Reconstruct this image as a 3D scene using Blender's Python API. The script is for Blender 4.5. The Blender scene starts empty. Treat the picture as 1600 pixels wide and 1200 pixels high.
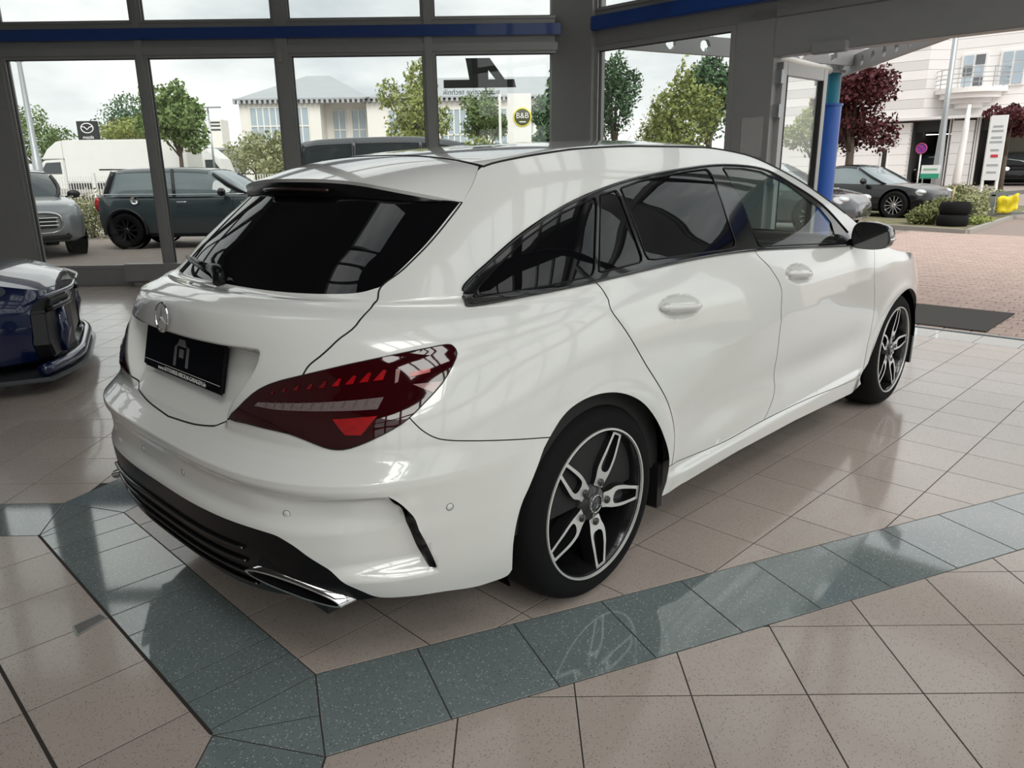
import bpy, bmesh, math, random
import numpy as np
from mathutils import Vector, Matrix
from mathutils.geometry import delaunay_2d_cdt, tessellate_polygon
random.seed(7)
SC=bpy.context.scene; COL=SC.collection
# ---------------------------------------------------------------- camera, sky, exposure
cd=bpy.data.cameras.new('camera'); CAM=bpy.data.objects.new('camera',cd); COL.objects.link(CAM); SC.camera=CAM
cd.sensor_width=36.0; cd.sensor_fit='HORIZONTAL'; cd.lens=1169.79/1600*36.0; cd.clip_start=.05; cd.clip_end=600
_r=Vector((.69100,-.72274,-.01259)); _u=Vector((.20706,.18122,.96140)); _f=Vector((.69256,.66693,-.27488))
_u=(_u-_f*_u.dot(_f)).normalized(); _r=_f.cross(_u).normalized(); _f.normalize()
CAM.matrix_world=Matrix(((_r.x,_u.x,-_f.x,-1.69786),(_r.y,_u.y,-_f.y,-2.14126),(_r.z,_u.z,-_f.z,1.30878),(0,0,0,1)))
SC.view_settings.view_transform='Standard'; SC.view_settings.look='None'; SC.view_settings.gamma=1.0
SC.view_settings.use_curve_mapping=False
SC.view_settings.exposure=0.87
W=bpy.data.worlds.new('overcast_sky'); SC.world=W; W.use_nodes=True
nt=W.node_tree; nt.nodes.clear()
tc=nt.nodes.new('ShaderNodeTexCoord'); mp=nt.nodes.new('ShaderNodeMapping'); mp.inputs['Scale'].default_value=(1.0,1.0,2.6)
nz=nt.nodes.new('ShaderNodeTexNoise'); nz.inputs['Scale'].default_value=2.6; nz.inputs['Detail'].default_value=6; nz.inputs['Roughness'].default_value=.55
cr=nt.nodes.new('ShaderNodeValToRGB'); cr.color_ramp.elements[0].position=.34; cr.color_ramp.elements[1].position=.60
cr.color_ramp.elements[0].color=(.41,.435,.46,1); cr.color_ramp.elements[1].color=(.74,.735,.715,1)
bg=nt.nodes.new('ShaderNodeBackground'); bg.inputs['Strength'].default_value=1.0
wo=nt.nodes.new('ShaderNodeOutputWorld')
nt.links.new(tc.outputs['Generated'],mp.inputs['Vector']); nt.links.new(mp.outputs['Vector'],nz.inputs['Vector'])
nt.links.new(nz.outputs['Fac'],cr.inputs['Fac']); nt.links.new(cr.outputs['Color'],bg.inputs['Color']); nt.links.new(bg.outputs['Background'],wo.inputs['Surface'])
sl=bpy.data.lights.new('veiled_sun','SUN'); sl.energy=1.55; sl.angle=math.radians(40); sl.color=(1.0,.97,.93)
sun=bpy.data.objects.new('veiled_sun',sl); COL.objects.link(sun); sun.rotation_euler=Vector((-.35,-.62,.72)).to_track_quat('Z','Y').to_euler()
# ---------------------------------------------------------------- helpers
RA=-.018454   # the building's grid is turned by this against the white car
def RW(x,y,z=0.0):
    c,s=math.cos(RA),math.sin(RA); return Vector((c*x-s*y,s*x+c*y,z))
MATS={}
def mat(name,col,rough=.5,metal=0.0,var=.06,scale=30.0,bump=0.0,spec=.5,coat=0.0,coatr=.03,emit=0.0,dist=.01,detail=3.0,ior=None,coords='Object'):
    if name in MATS: return MATS[name]
    m=bpy.data.materials.new(name); m.use_nodes=True; t=m.node_tree; b=t.nodes['Principled BSDF']
    b.inputs['Roughness'].default_value=rough; b.inputs['Metallic'].default_value=metal
    b.inputs['Specular IOR Level'].default_value=spec; b.inputs['Coat Weight'].default_value=coat; b.inputs['Coat Roughness'].default_value=coatr
    if ior: b.inputs['IOR'].default_value=ior
    c4=(*col,1)
    tcn=t.nodes.new('ShaderNodeTexCoord'); n=t.nodes.new('ShaderNodeTexNoise'); n.inputs['Scale'].default_value=scale; n.inputs['Detail'].default_value=detail
    t.links.new(tcn.outputs[coords],n.inputs['Vector'])
    mx=t.nodes.new('ShaderNodeMix'); mx.data_type='RGBA'
    mx.inputs[6].default_value=tuple(max(0,x*(1-var)) for x in col)+(1,); mx.inputs[7].default_value=tuple(min(1,x*(1+var)) for x in col)+(1,)
    t.links.new(n.outputs['Fac'],mx.inputs[0]); t.links.new(mx.outputs[2],b.inputs['Base Color'])
    if emit>0:
        b.inputs['Emission Strength'].default_value=emit; b.inputs['Emission Color'].default_value=c4
    if bump>0:
        bp=t.nodes.new('ShaderNodeBump'); bp.inputs['Strength'].default_value=bump; bp.inputs['Distance'].default_value=dist
        t.links.new(n.outputs['Fac'],bp.inputs['Height']); t.links.new(bp.outputs['Normal'],b.inputs['Normal'])
    MATS[name]=m; return m
def glass(name,tint=(.95,.97,.96),ior=1.5,rough=0.0):
    if name in MATS: return MATS[name]
    m=bpy.data.materials.new(name); m.use_nodes=True; t=m.node_tree; t.nodes.clear()
    o=t.nodes.new('ShaderNodeOutputMaterial'); lw=t.nodes.new('ShaderNodeLayerWeight')
    pw=t.nodes.new('ShaderNodeMath'); pw.operation='POWER'; pw.inputs[1].default_value=5.0
    ma=t.nodes.new('ShaderNodeMath'); ma.operation='MULTIPLY_ADD'; ma.inputs[1].default_value=.95; ma.inputs[2].default_value=((ior-1)/(ior+1))**2
    tr=t.nodes.new('ShaderNodeBsdfTransparent'); tr.inputs['Color'].default_value=(*tint,1)
    gl=t.nodes.new('ShaderNodeBsdfGlossy'); gl.inputs['Roughness'].default_value=rough; gl.inputs['Color'].default_value=(1,1,1,1)
    mx=t.nodes.new('ShaderNodeMixShader'); mx_=t.links.new
    mx_(lw.outputs['Facing'],pw.inputs[0]); mx_(pw.outputs[0],ma.inputs[0])
    mx_(ma.outputs[0],mx.inputs['Fac']); mx_(tr.outputs[0],mx.inputs[1]); mx_(gl.outputs[0],mx.inputs[2]); mx_(mx.outputs[0],o.inputs['Surface'])
    MATS[name]=m; return m
def speckle(name,col,fine,dark,light,rough=.25,patch=.08,coat=0.0):
    """stone tile: soft patches, per-tile tone, dark and light grains"""
    m=bpy.data.materials.new(name); m.use_nodes=True; t=m.node_tree; b=t.nodes['Principled BSDF']; b.inputs['Roughness'].default_value=rough
    b.inputs['Coat Weight'].default_value=coat; b.inputs['Coat Roughness'].default_value=.06
    g=t.nodes.new('ShaderNodeNewGeometry'); L=t.links.new
    n1=t.nodes.new('ShaderNodeTexNoise'); n1.inputs['Scale'].default_value=4.0; n1.inputs['Detail'].default_value=4; L(g.outputs['Position'],n1.inputs['Vector'])
    m1=t.nodes.new('ShaderNodeMix'); m1.data_type='RGBA'; m1.inputs[6].default_value=tuple(x*(1-patch) for x in col)+(1,); m1.inputs[7].default_value=tuple(x*(1+patch) for x in col)+(1,)
    L(n1.outputs['Fac'],m1.inputs[0])
    oi=t.nodes.new('ShaderNodeObjectInfo'); hv=t.nodes.new('ShaderNodeHueSaturation'); mr=t.nodes.new('ShaderNodeMapRange'); mr.inputs['To Min'].default_value=.94; mr.inputs['To Max'].default_value=1.05
    L(oi.outputs['Random'],mr.inputs['Value']); L(mr.outputs['Result'],hv.inputs['Value']); L(m1.outputs[2],hv.inputs['Color'])
    prev=hv.outputs['Color']
    for k,(colr,thr,sc) in enumerate(((dark,.30,fine),(light,.27,fine*.8))):
        v=t.nodes.new('ShaderNodeTexVoronoi'); v.inputs['Scale'].default_value=sc
        mpn=t.nodes.new('ShaderNodeMapping'); mpn.inputs['Location'].default_value=(k*3.7,k*1.3,0); L(g.outputs['Position'],mpn.inputs['Vector']); L(mpn.outputs['Vector'],v.inputs['Vector'])
        sp=t.nodes.new('ShaderNodeSeparateColor'); L(v.outputs['Color'],sp.inputs['Color'])
        lt=t.nodes.new('ShaderNodeMath'); lt.operation='LESS_THAN'; lt.inputs[1].default_value=thr*.5; L(sp.outputs[0],lt.inputs[0])
        l2=t.nodes.new('ShaderNodeMath'); l2.operation='LESS_THAN'; l2.inputs[1].default_value=.36; L(v.outputs['Distance'],l2.inputs[0])
        mu=t.nodes.new('ShaderNodeMath'); mu.operation='MULTIPLY'; L(lt.outputs[0],mu.inputs[0]); L(l2.outputs[0],mu.inputs[1])
        mm=t.nodes.new('ShaderNodeMix'); mm.data_type='RGBA'; L(mu.outputs[0],mm.inputs[0]); L(prev,mm.inputs[6]); mm.inputs[7].default_value=(*colr,1); prev=mm.outputs[2]
    L(prev,b.inputs['Base Color'])
    MATS[name]=m; return m
def mesh(name,V,F,m=None,parent=None,smooth=False,normals=None,loc=None):
    me=bpy.data.meshes.new(name); me.from_pydata([tuple(v) for v in V],[],[tuple(int(i) for i in f) for f in F]); me.update()
    if m: me.materials.append(m)
    if smooth or normals is not None:
        me.polygons.foreach_set('use_smooth',[True]*len(me.polygons))
        if normals is not None: me.normals_split_custom_set_from_vertices([tuple(n) for n in normals])
    return link(name,me,parent,loc)
def link(name,me,parent=None,loc=None):
    o=bpy.data.objects.new(name,me); COL.objects.link(o)
    if parent is not None: o.parent=parent
    if loc is not None: o.location=loc
    return o
def tag(o,label=None,cat=None,group=None,kind=None):
    if label: o['label']=label
    if cat: o['category']=cat
    if group: o['group']=group
    if kind: o['kind']=kind
    return o
def empty(name,loc=(0,0,0),rz=0.0,label=None,cat=None,group=None):
    o=bpy.data.objects.new(name,None); COL.objects.link(o); o.location=loc; o.rotation_euler=(0,0,rz); o.empty_display_size=.1
    return tag(o,label,cat,group)
class MB:
    """collects boxes, tubes, lathes and prisms into one mesh"""
    def __init__(s): s.V=[];s.F=[]
    def add(s,V,F):
        k=len(s.V); s.V+= [tuple(v) for v in V]; s.F+=[tuple(i+k for i in f) for f in F]; return s
    def box(s,a,b,rz=0.0,c=None):
        x0,y0,z0=a;x1,y1,z1=b
        V=[(x0,y0,z0),(x1,y0,z0),(x1,y1,z0),(x0,y1,z0),(x0,y0,z1),(x1,y0,z1),(x1,y1,z1),(x0,y1,z1)]
        if rz:
            cx,cy=c or ((x0+x1)/2,(y0+y1)/2);ca,sa=math.cos(rz),math.sin(rz)
            V=[(cx+(x-cx)*ca-(y-cy)*sa,cy+(x-cx)*sa+(y-cy)*ca,z) for x,y,z in V]
        return s.add(V,[(0,3,2,1),(4,5,6,7),(0,1,5,4),(1,2,6,5),(2,3,7,6),(3,0,4,7)])
    def bar(s,p,q,w,h,up=(0,0,1)):
        p=Vector(p);q=Vector(q);d=(q-p).normalized();up=Vector(up)
        if abs(d.dot(up))>.99: up=Vector((1,0,0))
        r=d.cross(up).normalized()*w/2;u=r.cross(d).normalized()*h/2
        V=[p-r-u,p+r-u,p+r+u,p-r+u,q-r-u,q+r-u,q+r+u,q-r+u]
        return s.add(V,[(0,1,2,3),(7,6,5,4),(0,4,5,1),(1,5,6,2),(2,6,7,3),(3,7,4,0)])
    def tube(s,pts,r,n=8,closed=False,flat=None):
        pts=[Vector(p) for p in pts];m=len(pts);rs=r if isinstance(r,(list,tuple)) else [r]*m
        V=[];F=[];ref=None
        for i,p in enumerate(pts):
            a=pts[(i-1)%m] if(closed or i>0) else p;b=pts[(i+1)%m] if(closed or i<m-1) else p
            d=(b-a).normalized()
            if ref is None: ref=Vector((0,0,1)) if abs(d.z)<.9 else Vector((1,0,0))
            x=d.cross(ref).normalized();y=x.cross(d).normalized();ref=y
            for k in range(n):
                t=2*math.pi*k/n; V.append(p+x*rs[i]*math.cos(t)+y*rs[i]*math.sin(t)*(flat or 1))
        for i in range(m if closed else m-1):
            for k in range(n):
                j=(i+1)%m;F.append((i*n+k,i*n+(k+1)%n,j*n+(k+1)%n,j*n+k))
        if not closed: F.append(tuple(range(n))[::-1]);F.append(tuple((m-1)*n+k for k in range(n)))
        return s.add(V,F)
    def lathe(s,prof,n=32,axis='z',o=(0,0,0),cap=True):
        V=[];F=[];m=len(prof)
        for k in range(n):
            t=2*math.pi*k/n;c,sn=math.cos(t),math.sin(t)
            for r,h in prof:
                V.append({'z':(r*c,r*sn,h),'y':(r*c,h,r*sn),'x':(h,r*c,r*sn)}[axis])
        for k in range(n):
            j=(k+1)%n
            for i in range(m-1):
                f=(k*m+i,j*m+i,j*m+i+1,k*m+i+1)
                F.append(f if axis!='y' else f[::-1])
        if cap:
            for i in(0,m-1):
                if prof[i][0]>1e-6:
                    f=tuple(k*m+i for k in range(n));F.append(f if (i>0)!=(axis=='y') else f[::-1])
        return s.add([(v[0]+o[0],v[1]+o[1],v[2]+o[2]) for v in V],F)
    def prism(s,poly,d,fn):
        """extrude a 2-d outline: fn(u,v,w) -> xyz with w=0 and w=d"""
        n=len(poly);V=[fn(u,v,0) for u,v in poly]+[fn(u,v,d) for u,v in poly]
        tri=tessellate_polygon([[Vector((u,v,0)) for u,v in poly]])
        F=[tuple(t)[::-1] for t in tri]+[tuple(i+n for i in t) for t in tri]+[(i,(i+1)%n,(i+1)%n+n,i+n) for i in range(n)]
        return s.add(V,F)
    def build(s,name,m=None,parent=None,smooth=False,bevel=0.0,seg=2,loc=None,auto=None,fix=True):
        me=bpy.data.meshes.new(name); me.from_pydata(s.V,[],s.F); me.update()
        if fix:
            bm=bmesh.new();bm.from_mesh(me);bmesh.ops.recalc_face_normals(bm,faces=bm.faces[:])
            if bevel>0:
                ed=[e for e in bm.edges if len(e.link_faces)==2 and e.calc_face_angle(0)>.6]
                bmesh.ops.bevel(bm,geom=ed,offset=bevel,segments=seg,affect='EDGES',clamp_overlap=True)
            bm.to_mesh(me);bm.free()
        if m: me.materials.append(m)
        if smooth or auto:
            me.polygons.foreach_set('use_smooth',[True]*len(me.polygons))
            if auto: me.set_sharp_from_angle(angle=auto)
        return link(name,me,parent,loc)
def copy_tree(o,parent=None):
    c=o.copy(); COL.objects.link(c)
    if parent is not None: c.parent=parent
    for ch in list(o.children): copy_tree(ch,c)
    return c
def catmull(pts,n=6,closed=False):
    p=[np.array(q,float) for q in pts];m=len(p);out=[]
    for i in range(m if closed else m-1):
        a=p[(i-1)%m] if(closed or i>0) else 2*p[0]-p[1];b=p[i];c=p[(i+1)%m];d=p[(i+2)%m] if(closed or i<m-2) else 2*p[-1]-p[-2]
        for k in range(n):
            t=k/n;out.append(.5*(2*b+(c-a)*t+(2*a-5*b+4*c-d)*t*t+(3*b-a-3*c+d)*t**3))
    if not closed: out.append(p[-1])
    return np.array(out)
def text_mesh(name,txt,size,m,parent=None,extrude=.001,align='CENTER',mirror=False,mw=None):
    cu=bpy.data.curves.new(name,'FONT'); cu.body=txt; cu.size=size; cu.extrude=extrude; cu.align_x=align; cu.align_y='CENTER'
    o=bpy.data.objects.new(name,cu); COL.objects.link(o)
    dg=bpy.context.evaluated_depsgraph_get(); me=bpy.data.meshes.new_from_object(o.evaluated_get(dg)); bpy.data.objects.remove(o); bpy.data.curves.remove(cu)
    me.name=name; me.materials.clear(); me.materials.append(m)
    if mirror: me.transform(Matrix.Scale(-1,4,(1,0,0))); me.flip_normals()
    if mw is not None: me.transform(mw)
    return link(name,me,parent)
def frame(o,x,y):
    """matrix with origin o, local x,y axes"""
    x=Vector(x).normalized();y=Vector(y);y=(y-x*y.dot(x)).normalized();z=x.cross(y)
    return Matrix(((x.x,y.x,z.x,o[0]),(x.y,y.y,z.y,o[1]),(x.z,y.z,z.z,o[2]),(0,0,0,1)))
# shared materials
M_frame=mat('grey_aluminium_frame',(.31,.31,.305),.42,.35,.05,8)
M_framed=mat('dark_gasket',(.03,.03,.03),.6)
M_blue=mat('blue_painted_steel',(.006,.045,.22),.28,0,.08,4,coat=.4)
M_pane=glass('window_pane_glass')
M_white=mat('white_render',(.80,.79,.76),.7,0,.05,3)
M_black=mat('black_plastic',(.012,.012,.013),.35)
M_chrome=mat('chrome',(.80,.80,.80),.08,1.0,.02)
M_rubber=mat('tyre_rubber',(.007,.007,.0075),.8,0,.15,60,bump=.1,dist=.002,spec=.18)
M_steel=mat('galvanised_steel',(.42,.44,.45),.4,.8,.1,15)
# ================================================================= showroom: floor, walls, ceiling
def clip(poly,a,b):
    """keep the part of poly left of the line a->b"""
    out=[];ax,ay=a;bx,by=b
    f=lambda p:(bx-ax)*(p[1]-ay)-(by-ay)*(p[0]-ax)
    for i in range(len(poly)):
        p=poly[i];q=poly[(i+1)%len(poly)];fp=f(p);fq=f(q)
        if fp>=0: out.append(p)
        if (fp>=0)!=(fq>=0):
            t=fp/(fp-fq);out.append((p[0]+t*(q[0]-p[0]),p[1]+t*(q[1]-p[1])))
    return out
def clip_to(poly,region):
    for i in range(len(region)):
        poly=clip(poly,region[i],region[(i+1)%len(region)])
        if len(poly)<3: return []
    return poly
def parea(p): return .5*sum(p[i][0]*p[(i+1)%len(p)][1]-p[(i+1)%len(p)][0]*p[i][1] for i in range(len(p)))
def ccw(p): return p if parea(p)>0 else p[::-1]
def inset(poly,d):
    q=poly
    n=len(poly)
    for i in range(n):
        a=poly[i];b=poly[(i+1)%n];l=math.hypot(b[0]-a[0],b[1]-a[1])
        if l<1e-6: continue
        nx,ny=-(b[1]-a[1])/l*d,(b[0]-a[0])/l*d
        q=clip(q,(a[0]+nx,a[1]+ny),(b[0]+nx,b[1]+ny))
        if len(q)<3: return []
    return q
M_tile=speckle('beige_stone_tile',(.47,.40,.36),260,(.15,.125,.11),(.52,.46,.42),rough=.17,coat=.35)
M_teal=speckle('teal_terrazzo_tile',(.195,.235,.238),230,(.06,.09,.095),(.48,.54,.53),rough=.05,patch=.12,coat=1.0)
M_grout=mat('dark_grout',(.045,.038,.034),.8)
K=math.cos(math.radians(22.4)),math.sin(math.radians(22.4)); H=.70711; YM=.17
def mir(p): return (p[0],2*YM-p[1])
I_=(-.812,-.558);L_=(-.955,-.838);Mq=(-1.108,-.580)
I2,L2,M2=mir(I_),mir(L_),mir(Mq)
XT=4.75
def on(p,d,x): t=(x-p[0])/d[0];return (x,p[1]+t*d[1])
wallc=9.27
regs=[]   # (region polygon, grid origin, grid angle, material)
A=ccw([I_,on(I_,(K[0],-K[1]),XT),on(I2,K,XT),I2])
B=ccw([L_,(L_[0]-6.0*H,L_[1]-6.0*H),(-5.2,-6.45),(XT,-6.45),on(L_,(K[0],-K[1]),XT)])
Cc=ccw([Mq,M2,(M2[0]-8*H,M2[1]+8*H),(Mq[0]-8*H,Mq[1]-8*H)])
D=ccw([L2,on(L2,K,XT),(XT,wallc-XT),(-3.9,13.15),(L2[0]-9*H,L2[1]+9*H)])
tiles=[]  # polygon, material
def grid(region,o,ang,s=.2987):
    ca,sa=math.cos(ang),math.sin(ang)
    loc=[((p[0]-o[0])*ca+(p[1]-o[1])*sa,-(p[0]-o[0])*sa+(p[1]-o[1])*ca) for p in region]
    i0=math.floor(min(p[0] for p in loc)/s);i1=math.ceil(max(p[0] for p in loc)/s);j0=math.floor(min(p[1] for p in loc)/s);j1=math.ceil(max(p[1] for p in loc)/s)
    for i in range(i0,i1):
        for j in range(j0,j1):
            sq=[(i*s,j*s),((i+1)*s,j*s),((i+1)*s,(j+1)*s),(i*s,(j+1)*s)]
            sq=[(o[0]+u*ca-v*sa,o[1]+u*sa+v*ca) for u,v in sq]
            q=clip_to(sq,region)
            if len(q)>=3 and parea(q)>.002: tiles.append((q,M_tile))
grid(A,(1.5776,-1.059),0); grid(B,(-.392,-1.124),math.radians(-45.4)); grid(Cc,(-1.108,-.157),0); grid(D,(-.126,3.607),math.radians(-45.4))
def band(p,q,d,length,first,s=.2987):
    """p,q: the two edge points at the start, tiles laid along d"""
    a=p;b=q;t=first
    while t<length:
        pa=(p[0]+d[0]*t,p[1]+d[1]*t)
        n=(-d[1],d[0]);w=(q[0]-p[0])*n[0]+(q[1]-p[1])*n[1]
        pb=(pa[0]+n[0]*w,pa[1]+n[1]*w)
        tiles.append((ccw([a,pa,pb,b]),M_teal));a,b=pa,pb;t+=s
band(I_,L_,(K[0],-K[1]),6.0,.285); band(I2,L2,K,6.0,.285)
band(L_,Mq,(-H,-H),5.5,.22); band(L2,M2,(-H,H),8.5,.22)
ys=[-.558,-.42,-.31,-.005,.145,.30,.607,.76,.898]
for a,b in zip(ys[:-1],ys[1:]): tiles.append(([(-1.108,a),(-.812,a),(-.812,b),(-1.108,b)],M_teal))
for s in(0,1):
    f=mir if s else (lambda p:p)
    tiles.append((ccw([f(I_),f((-1.108,-.558)),f(Mq),f((-.889,-.707))]),M_teal)); tiles.append((ccw([f(Mq),f(L_),f((-.889,-.707))]),M_teal))
y=-6.4
while y<4.3: tiles.append(([(XT,y),(5.10,y),(5.10,min(y+.2987,wallc-5.10)),(XT,min(y+.2987,wallc-5.10))],M_teal)); y+=.2987
def tile_mesh(poly,h=.003,c=.0009):
    """a tile with a small chamfer, room coordinates"""
    q=inset(poly,.0019)
    if len(q)<3 or parea(q)<1e-4: return None
    r=inset(q,c)
    if len(r)!=len(q): return [ (x,y,0.0) for x,y in q],[tuple(range(len(q)))]
    n=len(q)
    V=[(x,y,-h) for x,y in q]+[(x,y,-c*.6) for x,y in q]+[(x,y,0.0) for x,y in r]
    F=[tuple(range(2*n,3*n))]
    for k in(0,1): F+=[(k*n+i,k*n+(i+1)%n,(k+1)*n+(i+1)%n,(k+1)*n+i) for i in range(n)]
    return V,F
cw=CAM.matrix_world.inverted(); FP=1169.79
def seen(poly):
    pts=[]
    for x,y in poly:
        p=cw@RW(x,y,0)
        if p.z>-.25: return 0
        pts.append((FP*p.x/-p.z,FP*p.y/-p.z))
    cx=sum(p[0] for p in pts)/len(pts);cy=sum(p[1] for p in pts)/len(pts)
    if abs(cx)>870 or abs(cy)>680: return 0
    return abs(parea(pts))
floor=MB().add([RW(x,y,-.0014) for x,y in((5.13,4.2),(-4.5,13.79),(-7.5,10.8),(-7.5,-6.5),(5.13,-6.5))],[(0,1,2,3,4)]).build('floor',M_grout)
tag(floor,'showroom floor of beige stone tiles with teal terrazzo bands',None,None,'structure')
order=sorted(tiles,key=lambda t:-seen(t[0]))
def tile_obj(polys,m,name):
    V=[];F=[]
    for p in polys:
        g=tile_mesh(p)
        if g:
            k=len(V);V+=[RW(*v) for v in g[0]];F+=[tuple(i+k for i in f) for f in g[1]]
    return mesh(name,V,F,m,floor)
full={}
for p,m in order[:300]:
    tile_obj([p],m,'floor_tile')
for m,nm in((M_tile,'beige_tile_field'),(M_teal,'teal_tile_field')):
    o=tile_obj([p for p,mm in order[300:] if mm is m],m,nm); o['kind']='stuff'
ej=MB()
for a,b in(((-1.108,-.575),(-1.108,.925)),((-1.4067,-.88),(-1.4067,.40))): ej.bar(RW(*a,-.001),RW(*b,-.001),.009,.0045)
tag(ej.build('trim_6',mat('joint_rubber',(.03,.025,.022),.8)),'dark expansion joint strips in the tile floor',None,None,'structure')
# small steel floor box in the left tile field
fb=MB()
P4=[(-1.212,.104),(-1.112,.142),(-1.120,.186),(-1.206,.172)]
g=ccw(P4);r=inset(g,.006)
fbV=[RW(x,y,.0015) for x,y in g]+[RW(x,y,.0015) for x,y in r]
fbx=mesh('floor_socket',fbV,[(i,(i+1)%4,(i+1)%4+4,i+4) for i in range(4)],M_steel)
mesh('lid',[RW(x,y,.0008) for x,y in r],[(0,1,2,3)],mat('dark_lid',(.16,.14,.13),.5),fbx)
tag(fbx,'small steel framed floor socket beside the teal band','floor socket')
# ---- wall building blocks (room coordinates)
class Wall:
    def __init__(s,o,d): s.o=o;l=math.hypot(*d);s.d=(d[0]/l,d[1]/l);s.n=(-s.d[1],s.d[0])   # n: outward
    def pt(s,a,w,z): return RW(s.o[0]+s.d[0]*a+s.n[0]*w,s.o[1]+s.d[1]*a+s.n[1]*w,z)
    def box(s,mb,a0,a1,w0,w1,z0,z1):
        V=[s.pt(a,w,z) for z in(z0,z1) for a,w in((a0,w0),(a1,w0),(a1,w1),(a0,w1))]
        mb.add(V,[(0,3,2,1),(4,5,6,7),(0,1,5,4),(1,2,6,5),(2,3,7,6),(3,0,4,7)]);return mb
NW=[0]
def window(w,a0,a1,z0,z1,fr=.05,label=None,pane=True,frame=True):
    NW[0]+=1;mb=MB()
    o=None
    if frame:
        for x0,x1,y0,y1 in((a0,a0+fr,z0,z1),(a1-fr,a1,z0,z1),(a0+fr,a1-fr,z0,z0+fr),(a0+fr,a1-fr,z1-fr,z1)): w.box(mb,x0,x1,-.03,.05,y0,y1)
        o=tag(mb.build('window_%d'%NW[0],M_frame),label or 'fixed window in a grey aluminium frame',None,None,'structure')
        g=MB()
        e=.008
        for x0,x1,y0,y1 in((a0+fr,a0+fr+e,z0+fr,z1-fr),(a1-fr-e,a1-fr,z0+fr,z1-fr),(a0+fr,a1-fr,z0+fr,z0+fr+e),(a0+fr,a1-fr,z1-fr-e,z1-fr)): w.box(g,x0,x1,-.005,.03,y0,y1)
        g.build('gasket',M_framed,o)
    p=MB();w.box(p,a0+fr,a1-fr,.010,.018,z0+fr,z1-fr)
    p.build('pane',M_pane,o)
    return o
HT=6.0
back=Wall((1.158,8.13),(.70711,-.70711))          # n=(.707,.707) outward
BM_=MB()
ms=[(-6.6,-6.5),(-5.0,-4.9),(-3.4,-3.3),(-1.75,-1.65),(-.90,-.47),(1.07,1.15),(2.66,2.80),(4.35,4.44),(5.90,6.24)]
wb=MB()
for a,b in ms: back.box(wb,a,b,-.06,.12,0,HT)
back.box(wb,-8,6.2,-.05,.12,0,.20); back.box(wb,-8,6.2,-.05,.12,2.615,2.70); back.box(wb,-8,6.2,-.02,.12,2.70,2.95); back.box(wb,-8,6.2,-.05,.12,5.7,HT); back.box(wb,-8,6.2,-.05,.12,4.3,4.42)
wall_back=tag(wb.build('wall_back',M_frame,bevel=.004),'grey mullion and transom frame of the window wall behind the car',None,None,'structure')
x0=MB();back.box(x0,-8,5.90,-.10,-.03,2.77,2.89);tr=x0.build('trim_1',M_blue,bevel=.006);tag(tr,'dark blue steel rail running across the back window wall',None,None,'structure')
labs=['back window beside the grey corner pillar with the parked cars outside','back window showing the green hatchback','back window with the office building outside','back window with lettering stuck on the glass']
bays=[(-6.5,-5.0),(-4.9,-3.4),(-3.3,-1.75),(-1.65,-.9),(-.47,1.07),(1.15,2.66),(2.80,4.35),(4.44,5.90)]
for k,(a,b) in enumerate(bays):
    window(back,a,b,.20,2.615,.03,labs[k-4] if k>=4 else 'back window bay beyond the grey corner pillar')
    window(back,a,b,2.95,4.30,.03,'upper back window above the blue rail'); window(back,a,b,4.42,5.70,.03,'top back window under the ceiling')
hb=MB();back.box(hb,.62,1.40,-.16,-.04,.06,.27);back.box(hb,.70,1.35,-.13,-.04,.0,.06)
tag(hb.build('floor_convector',M_frame,bevel=.006),'grey floor convector box at the foot of the back window','convector')
bk=MB();back.box(bk,2.685,2.745,-.10,-.04,2.52,2.66);tag(bk.build('bracket',mat('pale_bracket',(.30,.30,.28),.5),bevel=.004),'small pale bracket on the window mullion','bracket')
# right wall with the open door
right=Wall((5.35,3.95),(0,-1))                     # n=(1,0) outward, a runs towards the camera side
rb=MB()
right.box(rb,-.12,.50,-.08,.16,0,HT)                # corner pillar
right.box(rb,2.20,2.60,-.02,.14,0,2.70)            # panel beside the door
right.box(rb,6.55,7.0,-.04,.14,0,HT)
right.box(rb,.5,10.5,-.02,.14,2.60,2.95); right.box(rb,2.58,6.56,-.02,.14,2.28,2.62)
right.box(rb,7.0,10.5,-.05,.12,0,.2)
for a in(2.2,3.75,5.3,8.6,10.35): right.box(rb,a,a+.10,-.05,.12,2.95,HT)
for a in(8.6,10.35): right.box(rb,a,a+.10,-.05,.12,0,2.6)
right.box(rb,-.1,10.5,-.05,.12,4.3,4.42); right.box(rb,-.1,10.5,-.05,.12,5.7,HT)
tag(rb.build('wall_right',M_frame,bevel=.004),'grey framed wall with the open entrance',None,None,'structure')
x0=MB();right.box(x0,.50,10.4,-.11,-.02,2.75,2.89);tag(x0.build('trim_2',M_blue,bevel=.006),'blue steel rail above the entrance',None,None,'structure')
window(right,.50,2.20,.20,2.60,.05,'window between the corner pillar and the entrance'); wl=MB(); right.box(wl,.5,2.2,-.05,.12,0,.2); tag(wl.build('trim_3',M_frame),'grey plinth under the window by the entrance',None,None,'structure')
for a,b in((.5,2.2),(2.3,3.75),(3.85,5.3),(5.4,6.55),(7.0,8.6),(8.7,10.35)):
    window(right,a,b,2.95,4.3,.03,'upper window above the entrance wall'); window(right,a,b,4.42,5.7,.03,'top window of the entrance wall under the ceiling')
for a,b in((7.0,8.6),(8.7,10.35)): window(right,a,b,.2,2.6,.03,'tall window on the far side of the entrance')
nb=MB();right.box(nb,2.32,2.54,-.024,-.020,1.40,1.76)
tag(nb.build('paper_notice',mat('grey_paper',(.34,.34,.335),.8)),'blank pale paper notice on the grey panel by the entrance','notice')
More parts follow.
